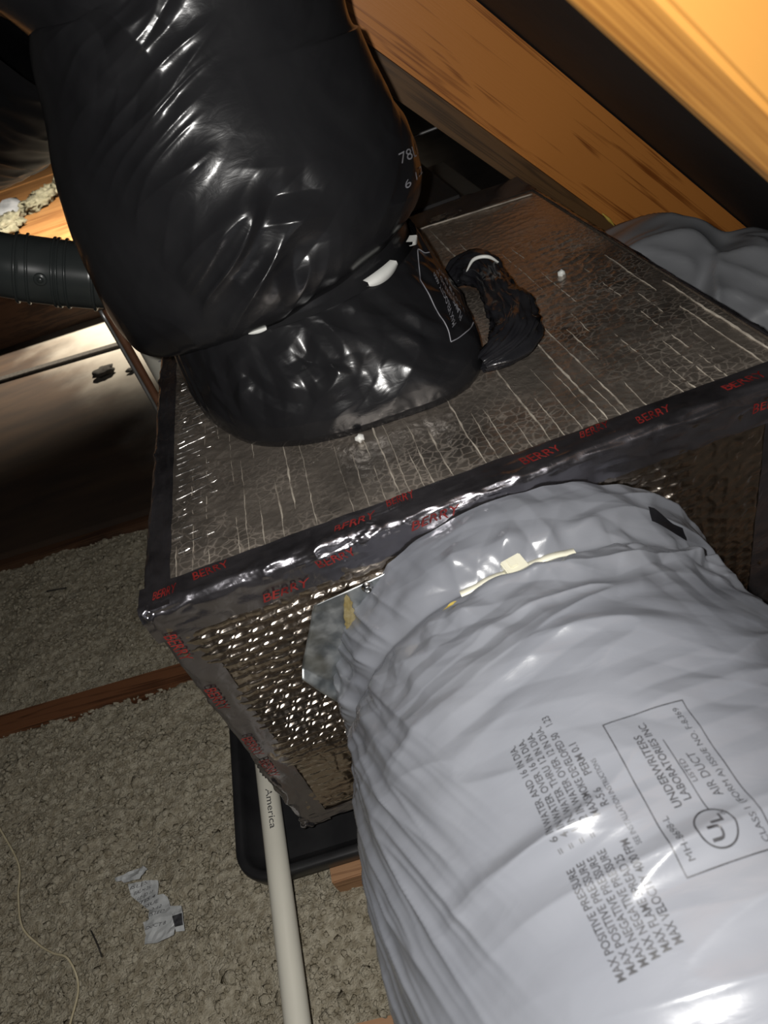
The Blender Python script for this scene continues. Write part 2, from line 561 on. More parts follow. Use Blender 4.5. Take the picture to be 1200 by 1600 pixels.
class Ink:
    """collects flat print (letters, rules) in (u, v) of a surface and builds one mesh"""
    def __init__(self): self.V = []; self.F = []; self.n = 0

    def add(self, V, Fc):
        self.V.append(np.asarray(V)); self.F += [tuple(i + self.n for i in f) for f in Fc]; self.n += len(V)

    def text(self, s, p0, p1, h, up, bold=0.0, shear=0.0):
        """baseline from p0 to p1 in surface metres, letters h tall toward 'up' (unit 2-vector)"""
        V, Fc, wd = text2d(s, bold)
        if shear: V = V + np.outer(V[:, 1], (shear, 0))
        p0 = np.array(p0, float); p1 = np.array(p1, float)
        self.add(p0 + np.outer(V[:, 0] / wd, p1 - p0) + np.outer(V[:, 1] / 0.72 * h, up), Fc)

    def rule(self, pts, wd, closed=False, n=1):
        pts = [np.array(p, float) for p in pts]
        if closed: pts = pts + [pts[0]]
        for a, b in zip(pts[:-1], pts[1:]):
            d = (b - a); L_ = np.linalg.norm(d); d /= L_
            q = np.array([-d[1], d[0]]) * wd / 2
            k = max(2, int(L_ / 0.004))
            t = np.linspace(-wd / 2, L_ + wd / 2, k)
            V = np.vstack([a + np.outer(t, d) + q, a + np.outer(t, d) - q])
            self.add(V, [(i, k + i, k + i + 1, i + 1) for i in range(k - 1)])

    def build(self, name, m, parent, f):
        V = np.vstack(self.V)
        return mesh(name, f(V[:, 0], V[:, 1]), self.F, m, parent, smooth=False)


def rock(name, c, r, m, parent=None, sub=2, amp=0.35, seed=0, squash=(1, 1, 1), freq=1.6):
    bm = bmesh.new()
    bmesh.ops.create_icosphere(bm, subdivisions=sub, radius=1.0)
    for v in bm.verts:
        p = np.array(v.co)
        k = 1 + amp * float(noise(p[0] * freq + seed, p[1] * freq + 3.1 * seed, p[2] * freq))
        v.co = Vector([c[i] + p[i] * k * r * squash[i] for i in range(3)])
    me = bpy.data.meshes.new(name)
    bm.to_mesh(me)
    bm.free()
    me.polygons.foreach_set('use_smooth', [True] * len(me.polygons))
    return link(name, me, m, parent)


# ================================================================== THE SETTING
JS = -0.09                                          # joists run slightly askew to the plenum


def jy(x, y0): return y0 + JS * (x + 0.5)


floor = hexa('floor', [(-2.6, -1.2, -0.17), (2.0, -1.2, -0.17), (2.0, 6.8, -0.17), (-2.6, 6.8, -0.17),
                       (-2.6, -1.2, -0.15), (2.0, -1.2, -0.15), (2.0, 6.8, -0.15), (-2.6, 6.8, -0.15)], 'gypsum', bevel=0)
tag(floor, 'dusty gypsum ceiling board under the attic insulation', kind='structure')

# roof deck: black underlay between the rafters, falling to the right
SL = 1.085


def roofz(x, off=0.0): return 1.155 - SL * x + off


TH = 0.208
c8 = []
for dz in (0.0, 0.03):
    for x, y in ((-2.6, -1.2), (1.25, -1.2), (1.25, 6.8), (-2.6, 6.8)):
        c8.append((x, y, roofz(x, TH + 0.004 + dz)))
roof = hexa('ceiling', c8, 'felt', bevel=0)
tag(roof, 'black roof underlay sloping down to the right above the rafters', kind='structure')

# ------------------------------------------------------------------ joists


def joist(y0, wd, z0, z1, xa, xb, m, label):
    c8 = []
    for z in (z0, z1):
        for x, d in ((xa, 0), (xb, 0), (xb, wd), (xa, wd)):
            c8.append((x, jy(x, y0) + d, z))
    o = hexa('ceiling_joist', c8, m, bevel=0.003)
    return tag(o, label, 'joist', 'ceiling joists between the insulation')


joist(0.985, 0.052, -0.15, 0.004, -2.2, 1.2, 'joist', 'dark brown joist running left from the foil box, between two insulation bays')
joist(0.285, 0.045, -0.15, 0.002, -0.36, 1.2, 'joist_pale', 'orange brown joist end at the bottom edge beside the white pipe')
joist(1.585, 0.040, -0.15, -0.002, -2.2, 1.2, 'dark_wood', 'dark joist along the front edge of the plywood sheet')

# ------------------------------------------------------------------ insulation


def bay(name, ya, yb, z, label, xa=-1.35, xb=0.45, nx=260, ny=150, over=0.0, nclump=4000, vis=(-1.05, -0.08), seed=0.0):
    xs = np.linspace(xa, xb, nx)
    ts = np.linspace(0, 1, ny)
    X, T = np.meshgrid(xs, ts, indexing='ij')
    Y0 = jy(X, ya); Y1 = jy(X, yb) + over * (0.6 + 0.9 * fbm(X * 14, X * 0 + seed, 0, 3))
    Y = Y0 + (Y1 - Y0) * T
    Z = z + 0.014 * fbm(X * 6, Y * 6, seed, 3) + 0.007 * np.abs(fbm(X * 38, Y * 38, seed + 3, 3)) + 0.004 * noise(X * 120, Y * 120, seed)
    if over > 0:
        Z = Z - 0.05 * sstep(0.975, 1.0, T)
    P = np.stack([X, Y, Z], -1)
    o = grid(name, P, 'insul')
    # loose tufts pressed into the surface
    bm = bmesh.new()
    bmesh.ops.create_icosphere(bm, subdivisions=1, radius=1.0)
    bV = np.array([v.co for v in bm.verts]); bF = np.array([[v.index for v in f.verts] for f in bm.faces])
    bm.free()
    k = nclump
    px = RNG.uniform(*vis, k)
    tt = RNG.uniform(0, 1, k)
    ext = over * 0.9
    py = jy(px, ya) + (jy(px, yb) + ext * RNG.uniform(0.2, 1.2, k) - jy(px, ya)) * tt
    pz = z + 0.014 * fbm(px * 6, py * 6, seed, 3) + 0.0025
    r = RNG.uniform(0.0020, 0.0058, k) * (1 + 0.7 * (RNG.uniform(size=k) > 0.93))
    dirs = RNG.normal(size=(k, 3, 3))
    qm, _ = np.linalg.qr(dirs)
    sc = RNG.uniform(0.55, 1.35, (k, 1, 3))
    jit = 1 + 0.45 * RNG.normal(size=(k, len(bV), 1)) * 0.6
    V = np.einsum('kij,knj->kni', qm, bV[None] * sc * np.clip(jit, 0.45, 1.7)) * r[:, None, None]
    V[..., 2] *= 0.8
    V += np.stack([px, py, pz], -1)[:, None]
    Fq = (bF[None] + (np.arange(k) * len(bV))[:, None, None]).reshape(-1, 3)
    o2 = quads('insulation_tuft', V.reshape(-1, 3), Fq, 'insul', o, smooth=True)
    o2['kind'] = 'stuff'
    tag(o, label, 'insulation', kind='stuff')
    return o


bay('blown_insulation', 0.330, 0.985, -0.010, 'grey-beige loose blown insulation in the near bay below the joist', over=0.022, nclump=7800, seed=1.0)
bay('blown_insulation', 1.037, 1.585, -0.026, 'grey-beige loose blown insulation in the bay between dark joist and plywood', nclump=4200, seed=5.0,
    vis=(-1.2, -0.18), ny=110)
bay('blown_insulation', -0.35, 0.285, -0.012, 'loose insulation in the bay under the big grey duct, nearest the camera', nclump=600, seed=9.0, vis=(-0.5, -0.2), nx=120, ny=80,
    xb=0.30)

# ------------------------------------------------------------------ far boards
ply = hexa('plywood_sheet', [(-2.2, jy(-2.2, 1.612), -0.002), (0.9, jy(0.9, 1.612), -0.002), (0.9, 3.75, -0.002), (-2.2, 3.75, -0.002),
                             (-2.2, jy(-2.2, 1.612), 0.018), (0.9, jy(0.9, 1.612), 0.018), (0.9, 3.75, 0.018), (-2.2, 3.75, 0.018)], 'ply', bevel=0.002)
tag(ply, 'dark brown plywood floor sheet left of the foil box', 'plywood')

for (x, y, r, lb) in ((-0.83, 2.62, 0.035, 'dark fluffy clod lying on the pale lit plywood'),
                      (-0.72, 2.56, 0.014, 'small dark crumb on pale lit plywood near the brown tube'),):
    tag(rock('debris_clod', (x, y, 0.024 + r * 0.35), r, 'dirt', sub=3, amp=0.35, seed=x * 9, squash=(1.3, 0.9, 0.5), freq=1.8), lb, 'debris')

tag(hexa('dark_strip', [(-1.6, 2.97, 0.02), (-0.50, 2.79, 0.02), (-0.50, 2.83, 0.02), (-1.6, 3.01, 0.02),
                         (-1.6, 2.97, 0.032), (-0.50, 2.79, 0.032), (-0.50, 2.83, 0.032), (-1.6, 3.01, 0.032)], 'dirt'),  # thin dark strip across the sheet
    'thin dark strip lying across the pale lit plywood under the black pipe', 'batten')

# raised platform of pale boards far behind
pf = thing('raised_platform', (-1.3, 3.8, 0.02), 'brightly lit orange wooden boards behind the black pipe at far left', 'platform')
for i, (ya, yb) in enumerate(((3.30, 3.98), (4.02, 4.75), (4.79, 5.6), (5.64, 6.5))):
    s = 0.10
    c8 = []
    for z in (0.262, 0.30):
        for x, y in ((-2.5, ya + 0.0), (-0.2, ya - 2.3 * s), (-0.2, yb - 2.3 * s), (-2.5, yb)):
            c8.append((x, y + 0.13, z))
    hexa('board', c8, 'far_wood', pf, bevel=0.006)
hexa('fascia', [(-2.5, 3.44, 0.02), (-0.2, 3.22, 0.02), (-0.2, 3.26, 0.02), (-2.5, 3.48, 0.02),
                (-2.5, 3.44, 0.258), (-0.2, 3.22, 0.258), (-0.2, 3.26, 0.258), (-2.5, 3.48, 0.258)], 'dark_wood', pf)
# tufts of pale insulation on it
V, Fq = [], []
ins = thing('insulation_scrap', (-1.3, 4.6, 0.30), 'pale torn insulation clump lying on the orange boards', 'insulation')
for i in range(26):
    t = RNG.uniform()
    cx = -1.42 + 0.30 * t + RNG.normal() * 0.05
    cy = 4.1 + 1.35 * t + RNG.normal() * 0.10
    rock('tuft', (cx, cy, 0.315 + RNG.uniform(0, 0.03)), RNG.uniform(0.03, 0.075), 'insul_white', ins, sub=3, amp=0.9, seed=i * 1.7, squash=(1, 1.1, 0.55), freq=2.2)
tag(rock('grey_chunk', (-1.46, 4.66, 0.33), 0.11, 'gray_chunk', sub=2, amp=0.5, seed=4.0, squash=(0.8, 1.3, 0.5)), 'blue-grey chunk beside the pale insulation on orange boards', 'debris')

# ------------------------------------------------------------------ rafters
raf = hexa('rafter', [(-0.7, 1.325, roofz(-0.7)), (1.12, 1.325, roofz(1.12)), (1.12, 1.363, roofz(1.12)), (-0.7, 1.363, roofz(-0.7)),
                      (-0.7, 1.325, roofz(-0.7, TH)), (1.12, 1.325, roofz(1.12, TH)), (1.12, 1.363, roofz(1.12, TH)), (-0.7, 1.363, roofz(-0.7, TH))],
           'rafter', bevel=0.004)
tag(raf, 'brown knotty rafter sloping down behind the foil box', 'rafter', 'roof rafters')
und = hexa('rafter_shade_board', [(0.05, 1.366, roofz(0.05, -0.062)), (1.02, 1.366, roofz(1.02, -0.062)), (1.02, 1.40, roofz(1.02, -0.062)), (0.05, 1.40, roofz(0.05, -0.062)),
                            (0.05, 1.366, roofz(0.05, 0.10)), (1.02, 1.366, roofz(1.02, 0.10)), (1.02, 1.40, roofz(1.02, 0.10)), (0.05, 1.40, roofz(0.05, 0.10))],
           'rafter_shade', bevel=0.004)  # added board, coloured dark to stand for the rafter's shaded underside
tag(und, 'shaded underside of the brown rafter, an added dark board behind its lower edge', 'rafter shade board')
# near rafter, close to the lens (its lower edge is slightly twisted)
def lin(p, q, x): return p[1] + (q[1] - p[1]) * (x - p[0]) / (q[0] - p[0])
fb = lambda x: lin((0.169, 1.000), (0.232, 0.928), x)
bb_ = lambda x: lin((0.153, 1.004), (0.263, 0.886), x)
nr = hexa('rafter', [(0.02, 0.315, fb(0.02)), (0.80, 0.315, fb(0.80) + 0.03), (0.80, 0.360, bb_(0.80)), (0.02, 0.360, bb_(0.02)),
                     (0.02, 0.315, roofz(0.02, TH)), (0.80, 0.315, roofz(0.80, TH)), (0.80, 0.360, roofz(0.80, TH)), (0.02, 0.360, roofz(0.02, TH))],
          'rafter_near', bevel=0.003)
tag(nr, 'bright yellow-orange rafter close up at the top right corner', 'rafter', 'roof rafters')

# ================================================================== FOIL PLENUM
PX0, PX1, PY0, PY1, PZ0, PZ1 = -0.262, 0.461, 0.524, 1.362, 0.122, 0.606
pl = thing('foil_plenum', (0.10, 0.90, PZ0), 'foil-faced duct board plenum box with taped edges, standing in black pan', 'plenum')

# top panel: fine scalloped foil
nx, ny = 290, 290
X, Y = np.meshgrid(np.linspace(PX0, PX1, nx), np.linspace(PY0, PY1, ny), indexing='ij')
wx = X + 0.004 * noise(X * 18, Y * 18, 3.0)
wy = Y + 0.006 * noise(X * 14, Y * 14, 8.0)
cellx = 0.0125; celly = 0.013
row = np.floor(wx / cellx)
fx = wx / cellx - row
fy = wy / celly + 0.5 * (row % 2)
fy = fy - np.floor(fy)
scal = np.sqrt((fx - 0.5) ** 2 + (fy - 0.25) ** 2)
H = 0.0006 * np.clip(scal * 2, 0, 1) + 0.0022 * noise(X * 9, Y * 3, 1.0) + 0.0013 * ridge(X * 22 + 2 * noise(X * 6, Y * 6), Y * 46, 5.0, 3.0) * (0.3 + sstep(0.2, 0.42, X) + 1.3 * sstep(-0.12, -0.20, X))
edge = np.minimum.reduce([X - PX0, PX1 - X, Y - PY0, PY1 - Y])
H = H * sstep(0.03, 0.055, edge) - 0.006 * (1 - sstep(0.0, 0.010, edge))
top = grid('top_panel', np.stack([X, Y, PZ1 + H], -1).transpose(1, 0, 2)[:, ::-1], 'foil_top', pl)

# reinforcing ridges running back from the front edge, broken and uneven
x = -0.226
i = 0
while x < 0.445:
    strong = RNG.uniform() < 0.34
    y0 = 0.5585 + RNG.uniform(-0.002, 0.004) + (0 if RNG.uniform() < 0.7 else RNG.uniform(0.02, 0.25))
    for part in range(RNG.integers(1, 4)):
        y1 = min(y0 + (RNG.uniform(0.10, 0.30) if strong else RNG.uniform(0.05, 0.2)), 1.262)
        if y1 - y0 < 0.02: break
        n = int((y1 - y0) / 0.005) + 6
        ys = np.linspace(y0, y1, n)
        e = np.linspace(0, 1, n)
        wdt = (RNG.uniform(0.0010, 0.0018) if strong else RNG.uniform(0.0004, 0.0008)) * (0.35 + 1.1 * np.clip(0.5 + 1.1 * noise(ys * 55, x * 60 + ys * 0, 1.0), 0, 1)) * np.minimum(1, 5 * (1 - e) + 0.08) * np.minimum(1, 9 * e + 0.25)
        xc = x + 0.0022 * noise(ys * 14, x * 40 + 0 * ys, 2.0) + 0.0011 * noise(ys * 90, x * 40 + 0 * ys, 2.0)
        zb = PZ1 + 0.0022 * noise(xc * 9, ys * 3, 1.0) * sstep(0.03, 0.055, np.minimum.reduce([ys - PY0, PY1 - ys, xc - PX0, PX1 - xc]))
        prof = [(-1.0, -0.0012), (-0.55, 0.0009), (0.0, 0.0016), (0.55, 0.0009), (1.0, -0.0012)]
        P = np.stack([np.stack([xc + a * wdt, ys, zb + b * (0.4 + wdt / 0.002) + 0.0003], -1) for a, b in prof], 1)
        grid('scrim_ridge', P, 'scrim', pl)
        y0 = y1 + RNG.uniform(0.01, 0.12)
    x += RNG.uniform(0.010, 0.022)
    i += 1
# short cross creases of the scrim near the left tape
for q in range(46):
    yq = 0.60 + q * 0.0125 + RNG.uniform(-0.003, 0.003)
    xa = -0.229 + RNG.uniform(0, 0.012)
    xb = xa + RNG.uniform(0.010, 0.055)
    xs = np.linspace(xa, xb, 10)
    e = np.sin(np.linspace(0.1, math.pi - 0.1, 10))
    yc = yq + 0.25 * (xs - xa) * RNG.uniform(-0.2, 0.8) + 0.0012 * noise(xs * 120, yq * 50 + 0 * xs, 3.0)
    zb = PZ1 + 0.0022 * noise(xs * 9, yc * 3, 1.0) * sstep(0.03, 0.055, xs - PX0)
    w_ = RNG.uniform(0.0005, 0.0012) * e
    P = np.stack([np.stack([xs, yc + a_ * w_, zb + b_ + 0.0004], -1) for a_, b_ in ((-1.4, -0.001), (-0.5, 0.0011), (0.3, 0.0011), (1.2, -0.001))], 1)
    grid('scrim_ridge', P[:, ::-1], 'foil_crease', pl)
# crease where the rear tape ends
ys_ = np.linspace(0.20, 0.445, 40)
tube('tape_crease', [(q, 1.272 - 0.14 * (q - 0.24) + 0.02 * (q - 0.24) ** 0 * 0 + 0.002 * float(noise(q * 60, 1.0)), PZ1 + 0.0022) for q in ys_], 0.0016, 'scrim', pl, n=60, nv=6)

# front panel: rows of folded foil
nx, nz = 500, 345
X, Z = np.meshgrid(np.linspace(PX0, PX1, nx), np.linspace(PZ0, PZ1, nz), indexing='ij')
sp_ = 0.0135
wz = Z + 0.0030 * noise(X * 9, Z * 7, 2.0) + 0.0007 * noise(X * 60, Z * 60, 6.0)
row0 = np.floor(wz / sp_)
ph = X / 0.0205 + 0.5 * (row0 % 2) + 0.35 * noise(X * 12, row0 * 3.7, 3.0)
sc_ = np.abs(np.sin(np.pi * ph))
wz = wz + 0.0022 * sc_ ** 0.7
k = wz / sp_
fr = k - np.floor(k)
saw = np.where(fr < 0.90, (fr / 0.90) ** 0.8, (1 - fr) / 0.10)
crk_ = np.exp(-(sc_ / 0.14) ** 2)
fold = np.clip(0.85 + 1.0 * noise(X * 8, Z * 8, 12.0), 0.45, 1.3)
amp = 0.0058 * fold * sstep(PX0 + 0.012, PX0 + 0.06, X) * sstep(PZ0 + 0.005, PZ0 + 0.03, Z) * (1 - sstep(PZ1 - 0.055, PZ1 - 0.035, Z)) * (0.62 + 0.38 * sstep(0.26, 0.36, Z))
D = amp * (0.95 * saw - 0.22 * crk_ * saw) + 0.0022 * noise(X * 14, Z * 18, 9.0) + 0.0012 * (crease(X * 40 + Z * 12, Z * 26 - X * 22, 5.0) - 0.4)
crease_ = ridge(X * 40, Z * 40, 7.0, 3.0)
# right of the duct the facing is flatter, with small scallops
rgt = sstep(0.28, 0.34, X)
D = D * (1 - rgt) + rgt * (0.0006 * crease_ + 0.0008 * np.clip(np.hypot(((X / 0.016) % 1) - 0.5, ((Z / 0.016 + 0.5 * np.floor(X / 0.016)) % 1) - 0.3) * 2, 0, 1)
                           + 0.0012 * noise(X * 14, Z * 14, 4.0))
edge = np.minimum.reduce([X - PX0, PX1 - X, Z - PZ0, PZ1 - Z])
D = D * sstep(0, 0.012, edge) - 0.006 * (1 - sstep(0, 0.010, edge))
grid('front_panel', np.stack([X, PY0 - D, Z], -1), 'foil_front', pl)

# remaining sides
def side(name, f, nu=120, nv=80):
    U, Vv = np.meshgrid(np.linspace(0, 1, nu), np.linspace(0, 1, nv), indexing='ij')
    e = np.minimum.reduce([U, 1 - U, Vv, 1 - Vv])
    d = 0.004 * fbm(U * 9, Vv * 9, 3.0) * sstep(0, .06, e) - 0.005 * (1 - sstep(0, 0.02, e))
    return grid(name, f(U, Vv, d), 'foil_side', pl)


side('left_panel', lambda u, v, d: np.stack([PX0 - d, PY1 + (PY0 - PY1) * u, PZ0 + (PZ1 - PZ0) * v], -1))
side('right_panel', lambda u, v, d: np.stack([PX1 + d, PY0 + (PY1 - PY0) * u, PZ0 + (PZ1 - PZ0) * v], -1))
side('back_panel', lambda u, v, d: np.stack([PX1 + (PX0 - PX1) * u, PY1 + d, PZ0 + (PZ1 - PZ0) * v], -1), 40, 40)
box('bottom_panel', (PX0 + 0.004, PY0 + 0.004, PZ0 - 0.002), (PX1 - 0.004, PY1 - 0.004, PZ0 + 0.012), 'foil_side', pl)


# tape over the edges: an L profile with a rounded nose, crinkled
def tape(name, org, along, length, n1, n2, w1, w2, nu=220, rad=0.009, crk=1.0, seed=0.0, wob=0.0015, lift=0.0016, t0=0.0):
    """org: corner edge start; n1,n2: outward normals of the two faces; strip covers w1 on face-1 and w2 on face-2"""
    org = np.array(org, float); along = np.array(along, float); n1 = np.array(n1, float); n2 = np.array(n2, float)
    # face 1 has normal n1 and runs inward along -n2; face 2 has normal n2 and runs inward along -n1
    prof = []
    for s in np.linspace(1, 0, 9): prof.append((s * (w1 - rad) + rad, 0.0, 0))
    for a in np.linspace(0, math.pi / 2, 11)[1:-1]: prof.append((rad * (1 - math.sin(a)), rad * (1 - math.cos(a)), 1))
    for s in np.linspace(0, 1, 9): prof.append((0.0, s * (w2 - rad) + rad, 2))
    prof = np.array(prof)                       # (distance inward from face-2 plane, from face-1 plane)
    u = np.linspace(0, length, nu)
    U, K = np.meshgrid(u, np.arange(len(prof)), indexing='ij')
    a = prof[:, 0][None] + 0 * U; b = prof[:, 1][None] + 0 * U
    nose = np.exp(-((K - 13) / 5.0) ** 2)
    cr = crk * (0.0042 * ridge(U * 20, K * 0.10, seed, 2.4) + 0.0022 * ridge(U * 44 + K * 0.2, K * 0.12, seed + 2, 2.4)) * np.clip(noise(U * 7, U * 0, seed + 8) * 1.6 + 0.45, 0.05, 1) * nose
    cr += 0.0010 * noise(U * 30, K * 0.35, seed + 4) + 0.0018 * (crease(U * 16 + K * 0.12, K * 0.25 - U * 9, seed + 6) - 0.4) * (0.35 + 0.65 * sstep(10, 15, K) * (seed != 5.0))
    bow = 0.0028 * noise(U * 5, K * 0 + seed, 2.0)
    endk = (K == 0) * (wob * noise(U * 24, 0, seed)) + (K == len(prof) - 1) * (wob * noise(U * 24, 5, seed))
    kk = prof[:, 2]
    ang = np.clip((K - 8) / 10.0, 0, 1) * math.pi / 2
    P = org + U[..., None] * along - a[..., None] * n2 - b[..., None] * n1
    P = P + (lift + cr + bow * nose)[..., None] * (np.cos(ang)[..., None] * n1 + np.sin(ang)[..., None] * n2)
    P = P + endk[..., None] * np.where(K[..., None] == 0, -n2, -n1)
    o = grid(name, P, 'tape', pl)
    return o


T1 = tape('edge_tape', (PX0 - 0.004, PY0, PZ1), (1, 0, 0), PX1 - PX0 + 0.008, (0, 0, 1), (0, -1, 0), 0.037, 0.044, nu=520, crk=1.3, seed=1.0, rad=0.011)
T2 = tape('edge_tape', (PX0, PY1, PZ1), (0, -1, 0), PY1 - PY0, (0, 0, 1), (-1, 0, 0), 0.030, 0.040, nu=260, crk=0.7, seed=5.0)
T3 = tape('edge_tape', (PX0, PY0, PZ1), (0, 0, -1), PZ1 - PZ0, (0, -1, 0), (-1, 0, 0), 0.040, 0.040, nu=260, crk=1.2, seed=9.0)
T4 = tape('edge_tape', (PX1, PY1, PZ1), (-1, 0, 0), PX1 - PX0, (0, 0, 1), (0, 1, 0), 0.095, 0.04, nu=160, crk=1.0, seed=12.0)
T5 = tape('edge_tape', (PX1, PY0, PZ1), (0, 1, 0), PY1 - PY0, (0, 0, 1), (1, 0, 0), 0.006, 0.04, nu=160, crk=0.3, seed=15.0, rad=0.005)
T6 = tape('edge_tape', (PX1, PY0, PZ1), (0, 0, -1), PZ1 - PZ0, (0, -1, 0), (1, 0, 0), 0.058, 0.04, nu=160, crk=0.6, seed=18.0)
T7 = tape('edge_tape', (PX0, PY0, PZ0), (1, 0, 0), PX1 - PX0, (0, -1, 0), (0, 0, -1), 0.028, 0.03, nu=260, crk=1.4, seed=22.0)

# crumpled tape wrapped round the near left corners
for (cx, cy, cz, rr, sd) in ((PX0 + 0.004, PY0 + 0.004, PZ1 - 0.008, 0.020, 2.0), (PX0 + 0.006, PY0 + 0.004, PZ0 + 0.008, 0.022, 6.0)):
    rock('corner_fold', (cx, cy, cz), rr * 0.55, 'tape', pl, sub=4, amp=0.45, seed=sd, squash=(0.8, 0.75, 1.0), freq=1.5)

# maker's name in red on the tape
nm = 'BERRY'


def tape_top(u, v):
    # v > 0: on the top face, v metres back from the nose; v < 0: down the front face
    P = np.zeros((len(u), 3))
    P[:, 0] = u
    f = v >= 0
    P[:, 1] = np.where(f, PY0 + 0.004 + v, PY0 - 0.0035)
    P[:, 2] = np.where(f, PZ1 + 0.0030 - 0.0065 * np.exp(-np.maximum(v, 0) / 0.0035), PZ1 + v)
    P[:, 0] += 0.0016 * noise(u * 70, v * 160, 2.0)
    wv_ = 0.0022 * noise(u * 60, v * 120, 5.0)
    P[:, 1] += np.where(f, wv_, 0.0)
    P[:, 2] += np.where(f, 0.0, wv_)
    return P


for u0, v0, ln, sh in ((-0.250, 0.002, 0.024, 0.30), (-0.205, 0.010, 0.038, -0.25), (-0.055, 0.003, 0.044, 0.3), (0.005, 0.014, 0.030, 0.1), (0.150, 0.003, 0.042, -0.3),
                       (0.214, 0.011, 0.032, 0.3), (0.272, 0.002, 0.036, 0.2), (0.368, 0.003, 0.044, -0.2),
                       (-0.148, -0.034, 0.050, 0.3), (-0.080, -0.016, 0.040, -0.2), (0.020, -0.010, 0.050, 0.3), (0.385, -0.020, 0.040, 0.1)):
    ink = Ink()
    v0 = v0 + 0.0065 if v0 > 0 else v0 - 0.004
    ink.text(nm, (u0, v0), (u0 + ln, v0 + 0.001), 0.0115, (0, 1), 0.004, sh)
    ink.build('red_print', 'red_ink', pl, tape_top)
for z0 in (0.572, 0.475, 0.37, 0.315):
    ink = Ink()
    ink.text(nm, (0.006, z0), (0.006, z0 - 0.042), 0.013, (1, 0), 0.004, 0.25)
    ink.build('red_print', 'red_ink', pl, lambda u, v: np.stack([PX0 + u, np.full(len(u), PY0 - 0.0040), v], -1))
# galvanised flange of the take-off, bent and partly bare
nu, nv = 60, 60
U, Vv = np.meshgrid(np.linspace(0, 1, nu), np.linspace(0, 1, nv), indexing='ij')
tl = np.array([-0.102, 0.545]); tr = np.array([0.18, 0.575]); bl = np.array([-0.150, 0.453]); br = np.array([-0.055, 0.200])
XZ = (tl * (1 - U)[..., None] + tr * U[..., None]) * (1 - Vv)[..., None] + (bl * (1 - U)[..., None] + br * U[..., None]) * Vv[..., None]
yy = PY0 - 0.0085 - 0.004 * noise(U * 4, Vv * 4, 1.0) - 0.010 * sstep(0.9, 1.0, Vv)
Pf = np.stack([XZ[..., 0], yy, XZ[..., 1]], -1)
flange = grid('collar_flange', Pf[:, ::-1], 'galv', pl)
md = flange.modifiers.new('s', 'SOLIDIFY'); md.thickness = 0.0012; md.offset = -1
flange['label'] = 'galvanised sheet metal flange of the duct collar'
# smear of yellow mastic on the flange
nu, nv = 14, 40
U, Vv = np.meshgrid(np.linspace(-1, 1, nu), np.linspace(0, 1, nv), indexing='ij')
wv = (0.0055 + 0.004 * noise(Vv * 5, U * 0 + 2, 3.0) + 0.0025 * noise(Vv * 24, U * 2, 3.0) + 0.005 * Vv) * np.sqrt(np.clip(1 - (2 * Vv - 1) ** 4, 0, 1))
Pm = np.stack([-0.066 - 0.026 * Vv + U * wv, PY0 - 0.0130 - 0.0014 * np.sqrt(np.clip(1 - U ** 2, 0, 1)) - 0.0012 * noise(U * 3, Vv * 20, 1.0), 0.548 - 0.135 * Vv], -1)
grid('mastic_smear', Pm[:, ::-1], 'mastic', flange)['label'] = 'yellow sealant smear'
# screw on the flange
def disc(name, c, nrm, prof, m, parent, nv=20):
    nrm = Vector(nrm).normalized()
    q = nrm.to_track_quat('Z', 'Y')
    V, Fc = [], []
    for (r, h) in prof:
        for k in range(nv):
            a = 2 * math.pi * k / nv
            V.append(Vector(c) + q @ Vector((r * math.cos(a), r * math.sin(a), h)))
    for i in range(len(prof) - 1):
        for k in range(nv):
            Fc.append((i * nv + k, i * nv + (k + 1) % nv, (i + 1) * nv + (k + 1) % nv, (i + 1) * nv + k))
    Fc.append(tuple(range((len(prof) - 1) * nv, len(prof) * nv)))
    return mesh(name, V, Fc, m, parent)


disc('screw', (-0.043, PY0 - 0.011, 0.546), (0, -1, 0.1), [(0.0065, 0), (0.0062, 0.0012), (0.0045, 0.0016), (0.0044, 0.005), (0.0036, 0.0058), (0.0030, 0.0040)], 'steel', flange)
# round sheet collar reaching into the duct
nu, nv = 6, 80
th = np.linspace(0, 2 * np.pi, nv, endpoint=False)
ys = np.linspace(PY0 + 0.004, PY0 - 0.075, nu)
P = np.stack([np.stack([0.107 + 0.188 * np.sin(th), np.full(nv, y), 0.357 + 0.188 * np.cos(th)], -1) for y in ys])
grid('duct_collar', P, 'galv', pl, closed=True)

# ================================================================== BIG GREY FLEX DUCT
GC = (0.105, 0.360)
TIE_Y = 0.442


